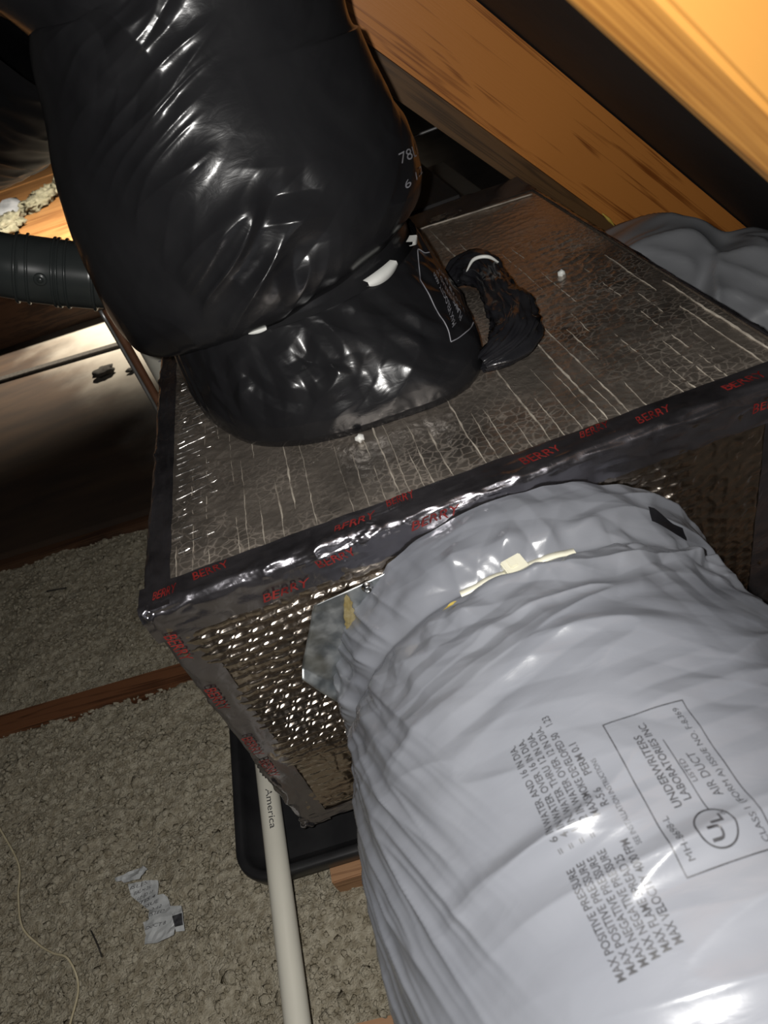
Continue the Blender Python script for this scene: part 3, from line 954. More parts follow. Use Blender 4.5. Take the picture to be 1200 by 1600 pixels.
def gray_R(y, th):
    """radius of the grey jacket; y along the duct, th from the top (positive to the right)"""
    s = TIE_Y - y
    a = th * 0.235
    tp = np.cos(th)
    base = np.where(s > 0, 0.2205 + 0.0155 * (1 - np.exp(-np.maximum(s, 0) / 0.045)), 0.2205 + 0.009 * sstep(0, -0.05, s))
    near = np.exp(-np.abs(s) / 0.050)
    # gathered pleats close to the tie
    pl_ = noise(a * 26 + 1.5 * noise(a * 9, y * 20, 2), y * 9 + 3, 1.0)
    d = 0.0085 * near * pl_
    # folds: long crests round the duct
    wy_ = y + 0.016 * noise(a * 6, y * 7, 5.0) - 0.06 * a
    lf = sstep(-0.35, -0.90, th)
    m1 = sstep(-0.25, 0.30, noise(a * 4, y * 5, 9.0))
    fade = (0.20 + 0.80 * sstep(0.06, 0.30, y)) * (1 - 0.85 * lf)
    d = d + 0.0105 * (1 - crease(a * 2.6, wy_ * 12, 3.0)) ** 2.2 * fade * (0.3 + 0.7 * m1)
    d = d + 0.0062 * (1 - crease(a * 4.0 + 4, wy_ * 24, 8.0)) ** 2.2 * fade * m1
    d = d + 0.0026 * crumple(a, y, 22.0, 51.0, ((80, 1.0), (100, 1.6), (55, 0.8))) * fade
    # crisp crumples at the gather
    d = d + 0.0085 * near * crumple(a, y, 26.0, 17.0, ((20, 1.0), (-35, 0.9), (70, 1.2))) * (1 - 0.5 * lf)
    # left flank: close folds that fan away from the collar
    fan = a * 30 + (y - 0.1) * 16
    d = d + lf * 0.0058 * (1 - crease(y * 3.5, fan, 4.0)) ** 1.5 * (0.12 + 0.88 * sstep(0.06, 0.26, y))
    d = d + lf * 0.0022 * (1 - crease(y * 5.0, fan * 2.1, 7.0)) ** 1.5 * sstep(0.06, 0.26, y)
    d = d + 0.0035 * noise(a * 4, y * 5, 14.0)
    # groove of the tie, deepest near the buckle
    dp = 0.010 * np.exp(-((th + 0.02) / 0.42) ** 2) + 0.002
    d = d - dp * np.exp(-(s / 0.012) ** 2) - 0.75 * d * np.exp(-(s / 0.010) ** 2)
    # overlapping lip behind the tie
    d = d + 0.006 * np.exp(-((s + 0.022) / 0.010) ** 2) * (0.5 + noise(a * 12, 0 * y, 3.0))
    return base + d


def gray_P(y, th, off=0.0):
    r = gray_R(y, th) + off
    sag = 0.0
    return np.stack([GC[0] + r * np.sin(th), y + 0 * r, GC[1] + r * np.cos(th)], -1)


gd = thing('flex_duct', (0.105, 0.0, 0.12), 'large light-grey insulated flexible duct with black print running to the lower right', 'duct', 'flexible ducts')
ys = np.concatenate([np.linspace(PY0 - 0.004, 0.34, 190), np.linspace(0.34, 0.06, 210)[1:], np.linspace(0.06, -0.55, 60)[1:]])
ths = np.concatenate([np.linspace(-2.1, 1.9, 480), np.linspace(1.9, 2 * math.pi - 2.1, 70)[1:-1]])
Yg, Tg = np.meshgrid(ys, ths, indexing='ij')
grid('jacket', gray_P(Yg, Tg)[:, ::1], 'gray_film', gd, closed=True)

# zip tie: strap, buckle, tail
zt = grid('zip_tie', np.stack([
    np.stack([GC[0] + r * np.sin(t_), TIE_Y + dy + 0 * t_, GC[1] + r * np.cos(t_)], -1)
    for t_ in [np.linspace(-0.30, 0.24, 70)]
    for dy, r in ((-0.0038, gray_R(np.full(70, TIE_Y), t_) + 0.0008), (-0.0034, gray_R(np.full(70, TIE_Y), t_) + 0.0030),
                  (0.0034, gray_R(np.full(70, TIE_Y), t_) + 0.0030), (0.0038, gray_R(np.full(70, TIE_Y), t_) + 0.0008))], 0), 'nylon', gd)
zt['label'] = 'cream nylon cable tie'
tb = -0.035
rb = float(gray_R(np.array(TIE_Y), np.array(tb))) + 0.0045
cb = np.array([GC[0] + rb * math.sin(tb), TIE_Y, GC[1] + rb * math.cos(tb)])


def obox(name, c, ax, ay, az, hx, hy, hz, m, parent, bevel=0.0012):
    ax, ay, az = [np.array(v, float) / np.linalg.norm(v) for v in (ax, ay, az)]
    c = np.array(c)
    pts = [c + sx * hx * ax + sy * hy * ay + sz * hz * az for sz in (-1, 1) for sx, sy in ((-1, -1), (1, -1), (1, 1), (-1, 1))]
    return hexa(name, pts, m, parent, bevel)


u1 = (math.cos(tb), 0.18, -math.sin(tb))
u3 = (math.sin(tb), -0.1, math.cos(tb))
obox('tie_buckle', cb + np.array([0, 0, 0.002]), u1, (-0.18, 1, 0.1), u3, 0.0105, 0.0100, 0.0065, 'nylon', zt)
obox('tie_latch', cb + np.array([-0.002, 0.001, 0.0080]), u1, (-0.18, 1, 0.1), u3, 0.0035, 0.0050, 0.0028, 'nylon', zt, 0.0008)
# small black tape patch near the plenum
yp, tp_ = np.meshgrid(np.linspace(0, 1, 6), np.linspace(0, 1, 24), indexing='ij')
y_ = 0.464 + 0.015 * yp - 0.010 * tp_
t_ = math.radians(37.0) + math.radians(11.5) * tp_
bp_ = grid('black_patch', gray_P(y_, t_, 0.0035)[:, ::-1], 'black_tape', gd)
bp_['label'] = 'small black tape patch'
# yellowed strip peeping from a fold
yp, tp_ = np.meshgrid(np.linspace(0, 1, 5), np.linspace(0, 1, 16), indexing='ij')
grid('yellow_sliver', gray_P(0.424 + 0.004 * yp * np.sin(np.pi * tp_) + 0.003 * tp_, math.radians(-22.0) + math.radians(4.0) * tp_, 0.0016)[:, ::-1], 'yellow', gd)

# --- print. u = y in metres, v = angle in degrees (both on the jacket); text reads away from the camera
pr = Ink()
DEG = 1.0
up = (0.0, -1.0)
H1 = 1.35
rows = [
    ('MAX POSITIVE PRESSURE', 0.112, 0.176, '=  6 IN WATER AND 16 IN DIA.', 0.186, 0.268, -16.3, -18.1),
    ('MAX POSITIVE PRESSURE', 0.113, 0.177, '=  4 IN WATER OVER 16 IN DIA.', 0.186, 0.269, -14.5, -16.2),
    ('MAX NEGATIVE PRESSURE', 0.114, 0.177, '=  1 IN. WATER THRU 12 IN DIA.', 0.186, 0.270, -12.7, -14.3),
    ('MAX NEGATIVE PRESSURE', 0.115, 0.178, '=  1/2 IN. WATER OVER 12 IN DIA.', 0.186, 0.271, -10.9, -12.4),
    ('MAX FLAME SPREAD 25', 0.116, 0.171, 'MAX SMOKE DEVELOPED 50    1.23', 0.196, 0.276, -9.1, -10.4),
    ('MAX VELOCITY 4000 FPM', 0.117, 0.178, 'R-5.6      PERM 0.1', 0.200, 0.248, -7.3, -8.4),
]
for s1, a0, a1, s2, b0, b1, t0, t1 in rows:
    f = lambda q: t0 + (t1 - t0) * (q - 0.11) / 0.16
    pr.text(s1, (a0, f(a0)), (a1, f(a1)), H1, up, 0.012)
    pr.text(s2, (b0, f(b0)), (b1, f(b1)), H1, up, 0.010)
pr.text('SEE INSTALLATION INSTRUCTIONS', (0.172, -6.2), (0.232, -6.6), 0.9, up)
# the listing box
bx0, bx1, bt0, bt1 = 0.1455, 0.2520, -2.9, 11.4


def rule_deg(a, b, wd):
    # rule of metric width wd drawn in (metres, degrees)
    k = 240.0 / 57.2958 / 1000.0 * 1.0      # metres per degree
    a = np.array(a, float); b = np.array(b, float)
    am = a * (1, k); bm_ = b * (1, k)
    d = bm_ - am
    L_ = np.linalg.norm(d); d /= L_
    q = np.array([-d[1], d[0]]) * wd / 2
    n = max(3, int(L_ / 0.003))
    t = np.linspace(-wd / 2, L_ + wd / 2, n)
    V = np.vstack([am + np.outer(t, d) + q, am + np.outer(t, d) - q]) / (1, k)
    pr.add(V, [(i, n + i, n + i + 1, i + 1) for i in range(n - 1)])


for a, b in (((bx0, bt0), (bx1, bt0)), ((bx1, bt0), (bx1, bt1)), ((bx1, bt1), (bx0, bt1)), ((bx0, bt1), (bx0, bt0))):
    rule_deg(a, b, 0.0008)
pr.text('MH-8698-L', (0.1525, -0.6), (0.1815, -1.0), 1.05, up)
pr.text('UNDERWRITERS', (0.1842, 1.9), (0.2352, 1.7), 1.35, up, 0.01)
pr.text('LABORATORIES INC.', (0.1868, 3.7), (0.2440, 3.4), 1.30, up, 0.01)
pr.text('LISTED', (0.1955, 6.0), (0.2118, 5.8), 0.9, up)
pr.text('AIR DUCT', (0.1830, 8.3), (0.2145, 8.0), 1.45, up)
pr.text('CLASS 1 (FORM A) ISSUE NO. F-8,369', (0.1500, 10.4), (0.2480, 10.0), 1.05, up)
rule_deg((0.1765, 4.9), (0.2275, 4.6), 0.0007)
# the ring with UL
k = 0.24 / 57.2958
uc, tc_ = 0.1650, 4.2
n = 48
ang = np.linspace(0, 2 * np.pi, n, endpoint=False)
R1, R2 = 0.0125, 0.0114
V = np.vstack([np.stack([uc + r_ * np.cos(ang), tc_ + r_ * np.sin(ang) / k], -1) for r_ in (R1, R2)])
pr.add(V, [(i, (i + 1) % n, n + (i + 1) % n, n + i) for i in range(n)])
pr.text('U', (0.1570, 4.7), (0.1655, 4.7), 2.0, up, 0.02)
pr.text('L', (0.1665, 5.6), (0.1720, 5.6), 2.0, up, 0.02)
pr.text('(R)', (0.1700, 6.4), (0.1738, 6.4), 0.6, up)
pr.build('print', 'print_black', gd, lambda u, v: gray_P(u, np.radians(v), 0.0011))['label'] = 'black printed duct rating text and listing box'

# ================================================================== GREY DUCT BEHIND
g2 = thing('flex_duct', (0.70, 0.95, 0.20), 'grey flexible duct bulging out behind the right edge of the foil box', 'duct', 'flexible ducts')
c, Lg = spline([(0.468, 1.07, 0.37), (0.56, 1.05, 0.39), (0.65, 0.97, 0.365), (0.72, 0.82, 0.29), (0.75, 0.62, 0.22), (0.77, 0.40, 0.185)], 220)
t, nn, bb = frames(c, (0, 0, 1))
th = np.linspace(0, 2 * np.pi, 180, endpoint=False)
S, T = np.meshgrid(np.linspace(0, Lg, 220), th, indexing='ij')
Rr = 0.140 + 0.025 * sstep(0, 0.10, S) - 0.022 * np.exp(-((S - 0.17) / 0.022) ** 2)
aa = T * 0.17
cx_, sx_ = np.cos(T), np.sin(T)
Rr = Rr + 0.013 * (1 - crease(cx_ * 1.3 + S * 2, sx_ * 1.3 + S * 3, S * 9)) ** 2 + 0.006 * noise(cx_ * 2.5, sx_ * 2.5, S * 26) + 0.005 * ridge(cx_ * 3, sx_ * 3, S * 9 + 5, 2.4)
P = c[:, None] + Rr[..., None] * (np.cos(T)[..., None] * nn[:, None] + np.sin(T)[..., None] * bb[:, None])
grid('jacket', P[:, ::-1], 'gray_film_dark', g2, closed=True)
# crease cord glinting on it
tube('seam', [P[110, j] + 0.002 * nn[110] for j in range(150, 178, 6)], 0.0012, 'gray_film', g2, n=20, nv=6)

# ================================================================== BLACK FLEX DUCT (rises from the plenum top)
BPATH, BL = spline([(-0.012, 0.945, 0.735), (-0.022, 0.950, 0.80), (-0.027, 0.955, 0.88), (-0.020, 0.96, 0.98), (-0.010, 0.96, 1.07),
                    (-0.05, 0.96, 1.16), (-0.16, 0.96, 1.26), (-0.36, 0.96, 1.35), (-0.60, 0.96, 1.42)], 300)
bt, bn, bb2 = frames(BPATH, (0, -1, 0))          # bn ~ toward the camera
if bb2[0][0] < 0: bb2 = -bb2
BS = np.linspace(0, BL, 300)


def black_R(s, th):
    """s from the tie upward, th from the camera-facing side, positive to the right"""
    r = 0.174 + 0.046 * (1 - np.exp(-np.maximum(s, 0) / 0.020)) - 0.053 * sstep(0.08, 0.33, s)
    r = r + 0.012 * np.exp(-((th + 1.35) / 0.6) ** 2) * np.exp(-((s - 0.03) / 0.05) ** 2)
    near = np.exp(-s / 0.050)
    a = th * 0.22
    # gathers above the tie
    d = 0.006 * near * (0.6 - crease(a * 13 + 1.5 * noise(a * 7, s * 10, 1.0), s * 5, 3.0))
    # diagonal pulls, rising to the right
    wa = a + 0.012 * noise(a * 9, s * 9, 41.0); wsn = s + 0.012 * noise(a * 9, s * 9, 47.0)
    q = wsn - 0.55 * wa
    al = wa + 0.55 * wsn
    m1 = sstep(-0.10, 0.30, noise(a * 6 + 2, s * 6, 21.0)) * np.exp(-((a + 0.03) / 0.14) ** 2)
    d = d + 0.0060 * (1 - crease(al * 3.2, q * 15, 6.0)) ** 2 * m1
    d = d + 0.0032 * (1 - crease(al * 5.0, q * 28, 12.0)) ** 2 * m1
    # sharp crumples: low on the front, and high up near the left edge
    dn = np.exp(-((s - 0.100) / 0.050) ** 2) * np.exp(-((a - 0.015) / 0.065) ** 2)
    dn = dn + 0.9 * np.exp(-((s - 0.285) / 0.055) ** 2) * np.exp(-((a + 0.085) / 0.055) ** 2)
    d = d + dn * 0.0105 * crumple(a, s, 17.0, 3.0, ((-60, 1.0), (-25, 1.3), (35, 0.8), (80, 1.1)), 0.35)
    # slack skin elsewhere
    d = d + 0.0035 * noise(a * 7, s * 7, 5.0) + 0.0016 * crumple(a, s, 12.0, 25.0, ((-60, 1.3), (-75, 0.9), (20, 0.7)), 0.5)
    d = d + 0.006 * np.exp(-((s - 0.03) / 0.02) ** 2) * (0.2 + noise(a * 10, 0 * s, 5.0))
    return r + d


def black_P(s, th, off=0.0):
    s = np.asarray(s, float); th = np.asarray(th, float)
    C0 = np.stack([np.interp(s, BS, BPATH[:, k]) for k in range(3)], -1)
    Nn = np.stack([np.interp(s, BS, bn[:, k]) for k in range(3)], -1)
    Bb = np.stack([np.interp(s, BS, bb2[:, k]) for k in range(3)], -1)
    r = black_R(s, th) + off
    P = C0 + r[..., None] * (np.cos(th)[..., None] * Nn + np.sin(th)[..., None] * Bb)
    # the jacket droops a little below the tie all round
    P[..., 2] -= 0.005 * np.exp(-((s - 0.02) / 0.022) ** 2) * (1 - 0.3 * np.sin(th))
    return P


bd = thing('flex_duct', (0.0, 0.95, 0.607), 'large glossy black flexible duct rising from the foil box, tied above a black collar bag', 'duct', 'flexible ducts')
ss = np.concatenate([np.linspace(0.0, 0.36, 330), np.linspace(0.36, BL, 60)[1:]])
ths = np.concatenate([np.linspace(-1.75, 1.75, 400), np.linspace(1.75, 2 * math.pi - 1.75, 70)[1:-1]])
Sg, Tg = np.meshgrid(ss, ths, indexing='ij')
grid('jacket', black_P(Sg, Tg), 'black_film', bd, closed=True)
# faint pale numerals on its right flank
pk = Ink()
pk.text('78L 9', (53, 0.082), (75, 0.066), 0.014, (0.0, 1.0))
pk.text('6 1.2', (52, 0.048), (70, 0.040), 0.013, (0.0, 1.0))
pk.build('print', 'print_gray', bd, lambda u, v: black_P(v, np.radians(u), 0.0012))['label'] = 'faint grey printed numerals'

# --- white strap glimpsed at the waist
def ringpt(th, r, dz=0.0):
    return np.stack([-0.012 + r * np.sin(th), 0.945 - r * np.cos(th), 0.735 + dz + 0.004 * np.sin(th)], -1)


for a0, a1, r0, hh in ((-62, -44, 0.1880, 0.008), (-20, -13, 0.1840, 0.003), (27, 43, 0.1840, 0.010), (58, 64, 0.1840, 0.006)):
    tt = np.radians(np.linspace(a0, a1, 24))
    env = np.sin(np.linspace(0.12, math.pi - 0.12, 24)) ** 0.5
    ws = grid('strap', np.stack([ringpt(tt, r0 - 0.003, 0.006 - hh * env), ringpt(tt, r0 + 0.004, 0.007 - hh * env), ringpt(tt, r0 + 0.003, 0.008), ringpt(tt, r0 - 0.006, 0.009)], 0), 'white_strap', bd)
    ws['label'] = 'white tie strap glimpsed at the waist'

# dark sleeve inside the waist
tt = np.linspace(0, 2 * np.pi, 64, endpoint=False)
grid('inner_sleeve', np.stack([ringpt(tt, 0.172, -0.120), ringpt(tt, 0.172, -0.02), ringpt(tt, 0.170, 0.05)], 0), 'black_film', bd, closed=True)

# --- collar bag: the jacket tail spread over the take-off on the plenum
FOOT = np.array([(-0.122, 0.742), (-0.048, 0.702), (0.055, 0.692), (0.135, 0.690), (0.178, 0.722), (0.190, 0.80), (0.190, 0.90), (0.194, 1.0), (0.190, 1.08),
                 (0.14, 1.15), (0.0, 1.165), (-0.12, 1.14), (-0.185, 1.06), (-0.200, 0.97), (-0.192, 0.89), (-0.165, 0.81)])
fc = np.array([0.0, 0.93])
fa = np.arctan2(FOOT[:, 0] - fc[0], -(FOOT[:, 1] - fc[1]))
fr_ = np.hypot(FOOT[:, 0] - fc[0], FOOT[:, 1] - fc[1])
o_ = np.argsort(fa)
fa, fr_ = fa[o_], fr_[o_]
fa = np.concatenate([fa - 2 * np.pi, fa, fa + 2 * np.pi]); fr_ = np.tile(fr_, 3)


def bag_P(k, th, off=0.0):
    """k 0 at the plenum, 1 at the tie"""
    ker = np.linspace(-0.12, 0.12, 7)
    fr0 = sum(np.interp(th + q, fa, fr_) for q in ker) / 7
    # foot outline, belly, then in to the waist ring
    pk_ = np.array([0.0, 0.12, 0.25, 0.40, 0.55, 0.75, 0.90, 1.0])
    sm = lambda ys: sum(np.interp(np.clip(k + q, 0, 1), pk_, ys) for q in np.linspace(-0.10, 0.10, 9) * np.clip(np.minimum(k, 1 - k).max() * 0 + 1, 0, 1)) / 9
    mixv = sm([0.0, 0.0, 0.03, 0.12, 0.30, 0.60, 0.86, 1.0])
    grow = np.interp(k, pk_, [0.955, 0.99, 1.0, 1.0, 1.0, 1.0, 1.0, 1.0])
    zz = sm([0.6065, 0.620, 0.640, 0.662, 0.684, 0.710, 0.729, 0.740]) - 0.005 * np.clip(1 - k * 5, 0, 1)
    fx = fc[0] + fr0 * grow * np.sin(th); fy = fc[1] - fr0 * grow * np.cos(th)
    rx = -0.012 + 0.180 * np.sin(th); ry = 0.945 - 0.180 * np.cos(th)
    X = fx * (1 - mixv) + rx * mixv
    Y = fy * (1 - mixv) + ry * mixv
    Z = zz
    a = th * 0.22
    body = np.sin(np.pi * np.clip(k, 0, 1)) ** 0.6
    d = 0.006 * noise(a * 10, k * 2.0, 2.0) + 0.0095 * crumple(a, k * 0.14, 15.0, 5.0, ((-50, 1.0), (-20, 1.2), (40, 0.9)), 0.4) * np.exp(-((a - 0.01) / 0.16) ** 2)
    d = d + 0.0034 * crumple(a, k * 0.14, 34.0, 9.0, ((-60, 1.0), (10, 1.0), (60, 0.9)), 0.4)
    pu = 0.014 * noise(a * 24 + 1.5 * noise(a * 8, k * 2, 1), k * 1.2, 7.0) * sstep(0.5, 0.95, k)
    d = (d * np.minimum(1, 2.2 * k) + pu) * body + off
    ox = np.sin(th) * np.interp(k, [0, 0.35, 0.7, 1], [0.9, 0.7, 0.25, 0.1]); oy = -np.cos(th) * np.interp(k, [0, 0.35, 0.7, 1], [0.9, 0.7, 0.25, 0.1])
    oz = np.interp(k, [0, 0.35, 0.7, 1], [0.1, 0.7, 0.95, 1])
    return np.stack([X + d * ox, Y + d * oy, np.maximum(Z + d * oz, 0.6062)], -1)


ths = np.concatenate([np.linspace(-2.0, 2.0, 380), np.linspace(2.0, 2 * math.pi - 2.0, 80)[1:-1]])
K, T = np.meshgrid(np.linspace(0, 1, 150), ths, indexing='ij')
bag = grid('collar_bag', bag_P(K, T), 'black_film', bd, closed=True)
bag['label'] = 'black jacket tail bagged over the duct collar'


def bag_line(name, pts, r, m):
    kk, ang = np.array([p[0] for p in pts]), np.radians([p[1] for p in pts])
    n = 40
    s = np.linspace(0, 1, len(pts))
    q = np.linspace(0, 1, n)
    P = bag_P(np.interp(q, s, kk), np.interp(q, s, ang), 0.001)
    return tube(name, P[::3], r, m, bag, n=50, nv=6)


bag_line('printed_rule', [(0.93, 62), (0.86, 52), (0.80, 44), (0.62, 38), (0.45, 34)], 0.0007, 'print_gray')
bag_line('printed_rule', [(0.45, 34), (0.40, 42), (0.36, 48)], 0.0007, 'print_gray')
bag_line('printed_rule', [(0.93, 62), (0.80, 68)], 0.0007, 'print_gray')
bi = Ink()
for j, s_ in enumerate(('MAX VELOCITY 4000', 'FLAME SPREAD 25', 'R-6.0 AIR DUCT')):
    bi.text(s_, (40 + j * 5, 0.50 - 0.02 * j), (56 + j * 4, 0.74 - 0.02 * j), 3.0, (-1, 0.0))
bi.build('print', 'print_gray', bag, lambda u, v: bag_P(v, np.radians(u), 0.0012))

# --- gathered, taped tail curling on the foil to the right
gt_c, gl = spline([(0.205, 0.985, 0.622), (0.232, 0.978, 0.634), (0.252, 0.945, 0.638), (0.252, 0.895, 0.634), (0.246, 0.84, 0.632), (0.240, 0.785, 0.630), (0.212, 0.738, 0.628), (0.168, 0.722, 0.626)], 110)
t, nn, bb = frames(gt_c, (0, 0, 1))
T, S = np.meshgrid(np.linspace(0, 2 * np.pi, 72, endpoint=False), np.linspace(0, gl, 110))
u_ = S / gl
Rr = np.interp(u_, [0, 0.06, 0.2, 0.36, 0.5, 0.65, 0.85, 1.0], [0.012, 0.024, 0.028, 0.021, 0.026, 0.027, 0.026, 0.012])
Rr = Rr * (1 + 0.25 * noise(np.cos(T) * 1.6, np.sin(T) * 1.6, S * 22) + 0.26 * (0.6 - crease(np.cos(T) * 2.4, np.sin(T) * 2.4, S * 16)) + 0.14 * (0.6 - crease(np.cos(T) * 5, np.sin(T) * 5, S * 26)))
P = gt_c[:, None] + Rr[..., None] * (0.72 * np.cos(T)[..., None] * nn[:, None] + np.sin(T)[..., None] * bb[:, None])
P[..., 2] = np.maximum(P[..., 2], PZ1 + 0.003)
tail = grid('gathered_tail', P[:, ::-1], 'black_tape', bd, closed=True)
tail['label'] = 'crumpled black tail wound with tape'
tube('white_tie', [(0.226, 0.935, 0.648), (0.238, 0.928, 0.664), (0.256, 0.920, 0.664), (0.272, 0.922, 0.648)], [0.001, 0.0026, 0.0026, 0.001], 'white_strap', tail, n=20, nv=8)

# ================================================================== SECOND BLACK DUCT, upper left
b2 = thing('flex_duct', (-0.6, 1.95, 0.80), 'second black flexible duct running left behind the rising black duct', 'duct', 'flexible ducts')
c, Lb = spline([(-0.17, 1.30, 1.10), (-0.26, 1.42, 1.065), (-0.40, 1.63, 1.015), (-0.60, 1.95, 0.965), (-0.85, 2.30, 0.95), (-1.15, 2.7, 0.98)], 160)
t, nn, bb = frames(c, (0, 0, 1))
S, T = np.meshgrid(np.linspace(0, Lb, 160), np.linspace(0, 2 * np.pi, 120, endpoint=False), indexing='ij')
Rr = 0.158 + 0.004 * ridge(np.cos(T) * 1.5, np.sin(T) * 1.5, S * 14, 2.2) + 0.003 * noise(np.cos(T) * 3, np.sin(T) * 3, S * 20)
P = c[:, None] + Rr[..., None] * (np.cos(T)[..., None] * nn[:, None] + np.sin(T)[..., None] * bb[:, None])
grid('jacket', P, 'black_matte', b2, closed=True)

# ================================================================== BLACK PLASTIC PIPE at the left
bp = thing('plastic_pipe', (-0.45, 1.5, 0.60), 'black ribbed plastic pipe crossing at left behind the big black duct', 'pipe')
ctr = [(-0.84, 1.74, 0.90), (-0.665, 1.55, 0.822), (-0.555, 1.50, 0.752), (-0.46, 1.50, 0.698), (-0.36, 1.50, 0.648), (-0.30, 1.50, 0.615), (-0.256, 1.50, 0.588)]
c, Lp = spline(ctr, 200)
t, nn, bb = frames(c, (0, 0, 1))
S, T = np.meshgrid(np.linspace(0, Lp, 200), np.linspace(0, 2 * np.pi, 48, endpoint=False), indexing='ij')
Rr = 0.061 + 0 * S
s0 = 0.465
Rr += 0.0030 * sstep(s0 - 0.004, s0, S) * (1 - sstep(s0 + 0.135, s0 + 0.139, S))
P = c[:, None] + Rr[..., None] * (np.cos(T)[..., None] * nn[:, None] + np.sin(T)[..., None] * bb[:, None])
grid('pipe_body', P, 'abs', bp, closed=True)
for so in (0.0, 0.018, 0.068, 0.076, 0.090, 0.137):
    i = int((s0 + so) / Lp * 199)
    cc, n_, b_, t_ = c[i], nn[i], bb[i], t[i]
    ang = np.linspace(0, 2 * np.pi, 48, endpoint=False)
    cross = [(0.062, -0.0035), (0.0675, -0.0022), (0.0682, 0.0), (0.0675, 0.0022), (0.062, 0.0035)]
    Pq = np.stack([cc + h * t_ + r_ * (np.cos(ang)[:, None] * n_ + np.sin(ang)[:, None] * b_) for r_, h in cross])
    grid('bead_ring', Pq, 'abs', bp, closed=True)
i = int((s0 + 0.043) / Lp * 199)
dirn = (CAM - c[i]); dirn -= dirn.dot(t[i]) * t[i]; dirn /= np.linalg.norm(dirn)
dirn = dirn * 0.97 - 0.25 * nn[i]; dirn /= np.linalg.norm(dirn)
disc('knob', c[i] + dirn * 0.063, dirn, [(0.0125, 0), (0.012, 0.003), (0.009, 0.0045), (0.0055, 0.0035), (0.005, 0.0065), (0.003, 0.0078)], 'abs', bp, 24)

# ================================================================== UPRIGHT LINES beside the plenum
vb = thing('line_set', (-0.388, 1.45, 0.02), 'pair of thin brown refrigerant tubes standing left of the foil box', 'tube')
tube('tube', [(-0.383, 1.423, 0.022), (-0.382, 1.421, 0.25), (-0.380, 1.42, 0.45), (-0.380, 1.42, 0.62)], 0.0085, 'copper', vb, n=30, nv=12, ref=(0, 1, 0.1))
tube('tube', [(-0.398, 1.425, 0.022), (-0.394, 1.424, 0.25), (-0.392, 1.423, 0.45), (-0.392, 1.423, 0.62)], 0.0045, 'wire', vb, n=30, nv=10, ref=(0, 1, 0.1))
vp = thing('vent_pipe', (-0.352, 1.54, 0.02), 'white upright plastic pipe with grey lettering behind the brown tubes', 'pipe')
tube('pipe_body', [(-0.352, 1.545, 0.02), (-0.352, 1.545, 0.3), (-0.352, 1.545, 0.555)], 0.042, 'pvc', vp, n=12, nv=36, ref=(0, 1, 0.1))
iv = Ink()
iv.text('PVC 1120', (0.0, 0.535), (0.0, 0.410), 0.016, (1, 0))
iv.build('print', 'print_gray', vp, lambda u, v: np.stack([-0.352 + 0.0428 * np.sin(u / 0.042 - 0.15), 1.545 - 0.0428 * np.cos(u / 0.042 - 0.15), v], -1))

# ================================================================== PAN, SUPPORTS AND WHITE PIPE
pan = thing('drain_pan', (0.05, 0.92, 0.03), 'shallow black plastic drain pan under the foil box', 'pan')
ax0, ax1, ay0, ay1, rc = -0.392, 0.56, 0.495, 1.44, 0.055


def rrect(x0, x1, y0, y1, r, n=10):
    pts = []
    for (cx, cy, a0) in ((x0 + r, y0 + r, math.pi), (x1 - r, y0 + r, 1.5 * math.pi), (x1 - r, y1 - r, 0), (x0 + r, y1 - r, 0.5 * math.pi)):
        for i in range(n + 1):
            a = a0 + 0.5 * math.pi * i / n
            pts.append((cx + r * math.cos(a), cy + r * math.sin(a)))
    return np.array(pts)


rings = [(0.022, 0.030), (0.012, 0.030), (0.004, 0.036), (0.0, 0.058), (0.001, 0.064), (0.004, 0.066), (0.012, 0.066), (0.015, 0.064), (0.018, 0.056), (0.028, 0.040), (0.036, 0.036)]
R_ = []
for ins_, z in rings:
    q = rrect(ax0 + ins_, ax1 - ins_, ay0 + ins_, ay1 - ins_, max(rc - ins_, 0.012))
    R_.append(np.column_stack([q[:, 0], q[:, 1] - 0.055 * (q[:, 0] + 0.30), np.full(len(q), z)]))
P = np.stack(R_)
grid('pan_wall', P, 'pan', pan, closed=True)
mesh('pan_floor', P[-1] - np.array([0, 0, 0.0003]), [tuple(range(P.shape[1]))], 'pan', pan, smooth=False)
tag(box('support_block', (-0.20, 0.60, 0.0372), (0.40, 0.68, 0.119), 'pan'), 'front support block between the pan and the foil box', 'block', 'blocks holding the plenum')
tag(box('support_block', (-0.20, 1.12, 0.0372), (0.40, 1.20, 0.119), 'pan'), 'rear support block between the pan and the foil box', 'block', 'blocks holding the plenum')
tag(hexa('support_board', [(-0.26, 0.478, -0.02), (0.6, 0.44, -0.02), (0.6, 0.53, -0.02), (-0.26, 0.56, -0.02), (-0.26, 0.478, 0.0285), (0.6, 0.44, 0.0285), (0.6, 0.53, 0.0285), (-0.26, 0.56, 0.0285)], 'joist_pale'),
    'orange brown board peeping out under the front edge of the black pan', 'board')

pv = thing('drain_pipe', (-0.32, 0.5, 0.066), 'white plastic drain pipe lettered America, lying over the black pan', 'pipe')
PR = 0.0167
PA = np.array([-0.332, 0.98, 0.084]); PB = np.array([-0.306, -0.10, 0.084])


def pvc_P(y, a, r):
    f = (PA[1] - y) / (PA[1] - PB[1])
    cx = PA[0] + (PB[0] - PA[0]) * f
    return np.stack([cx + r * np.sin(a), y + 0 * a, 0.084 + r * np.cos(a)], -1)


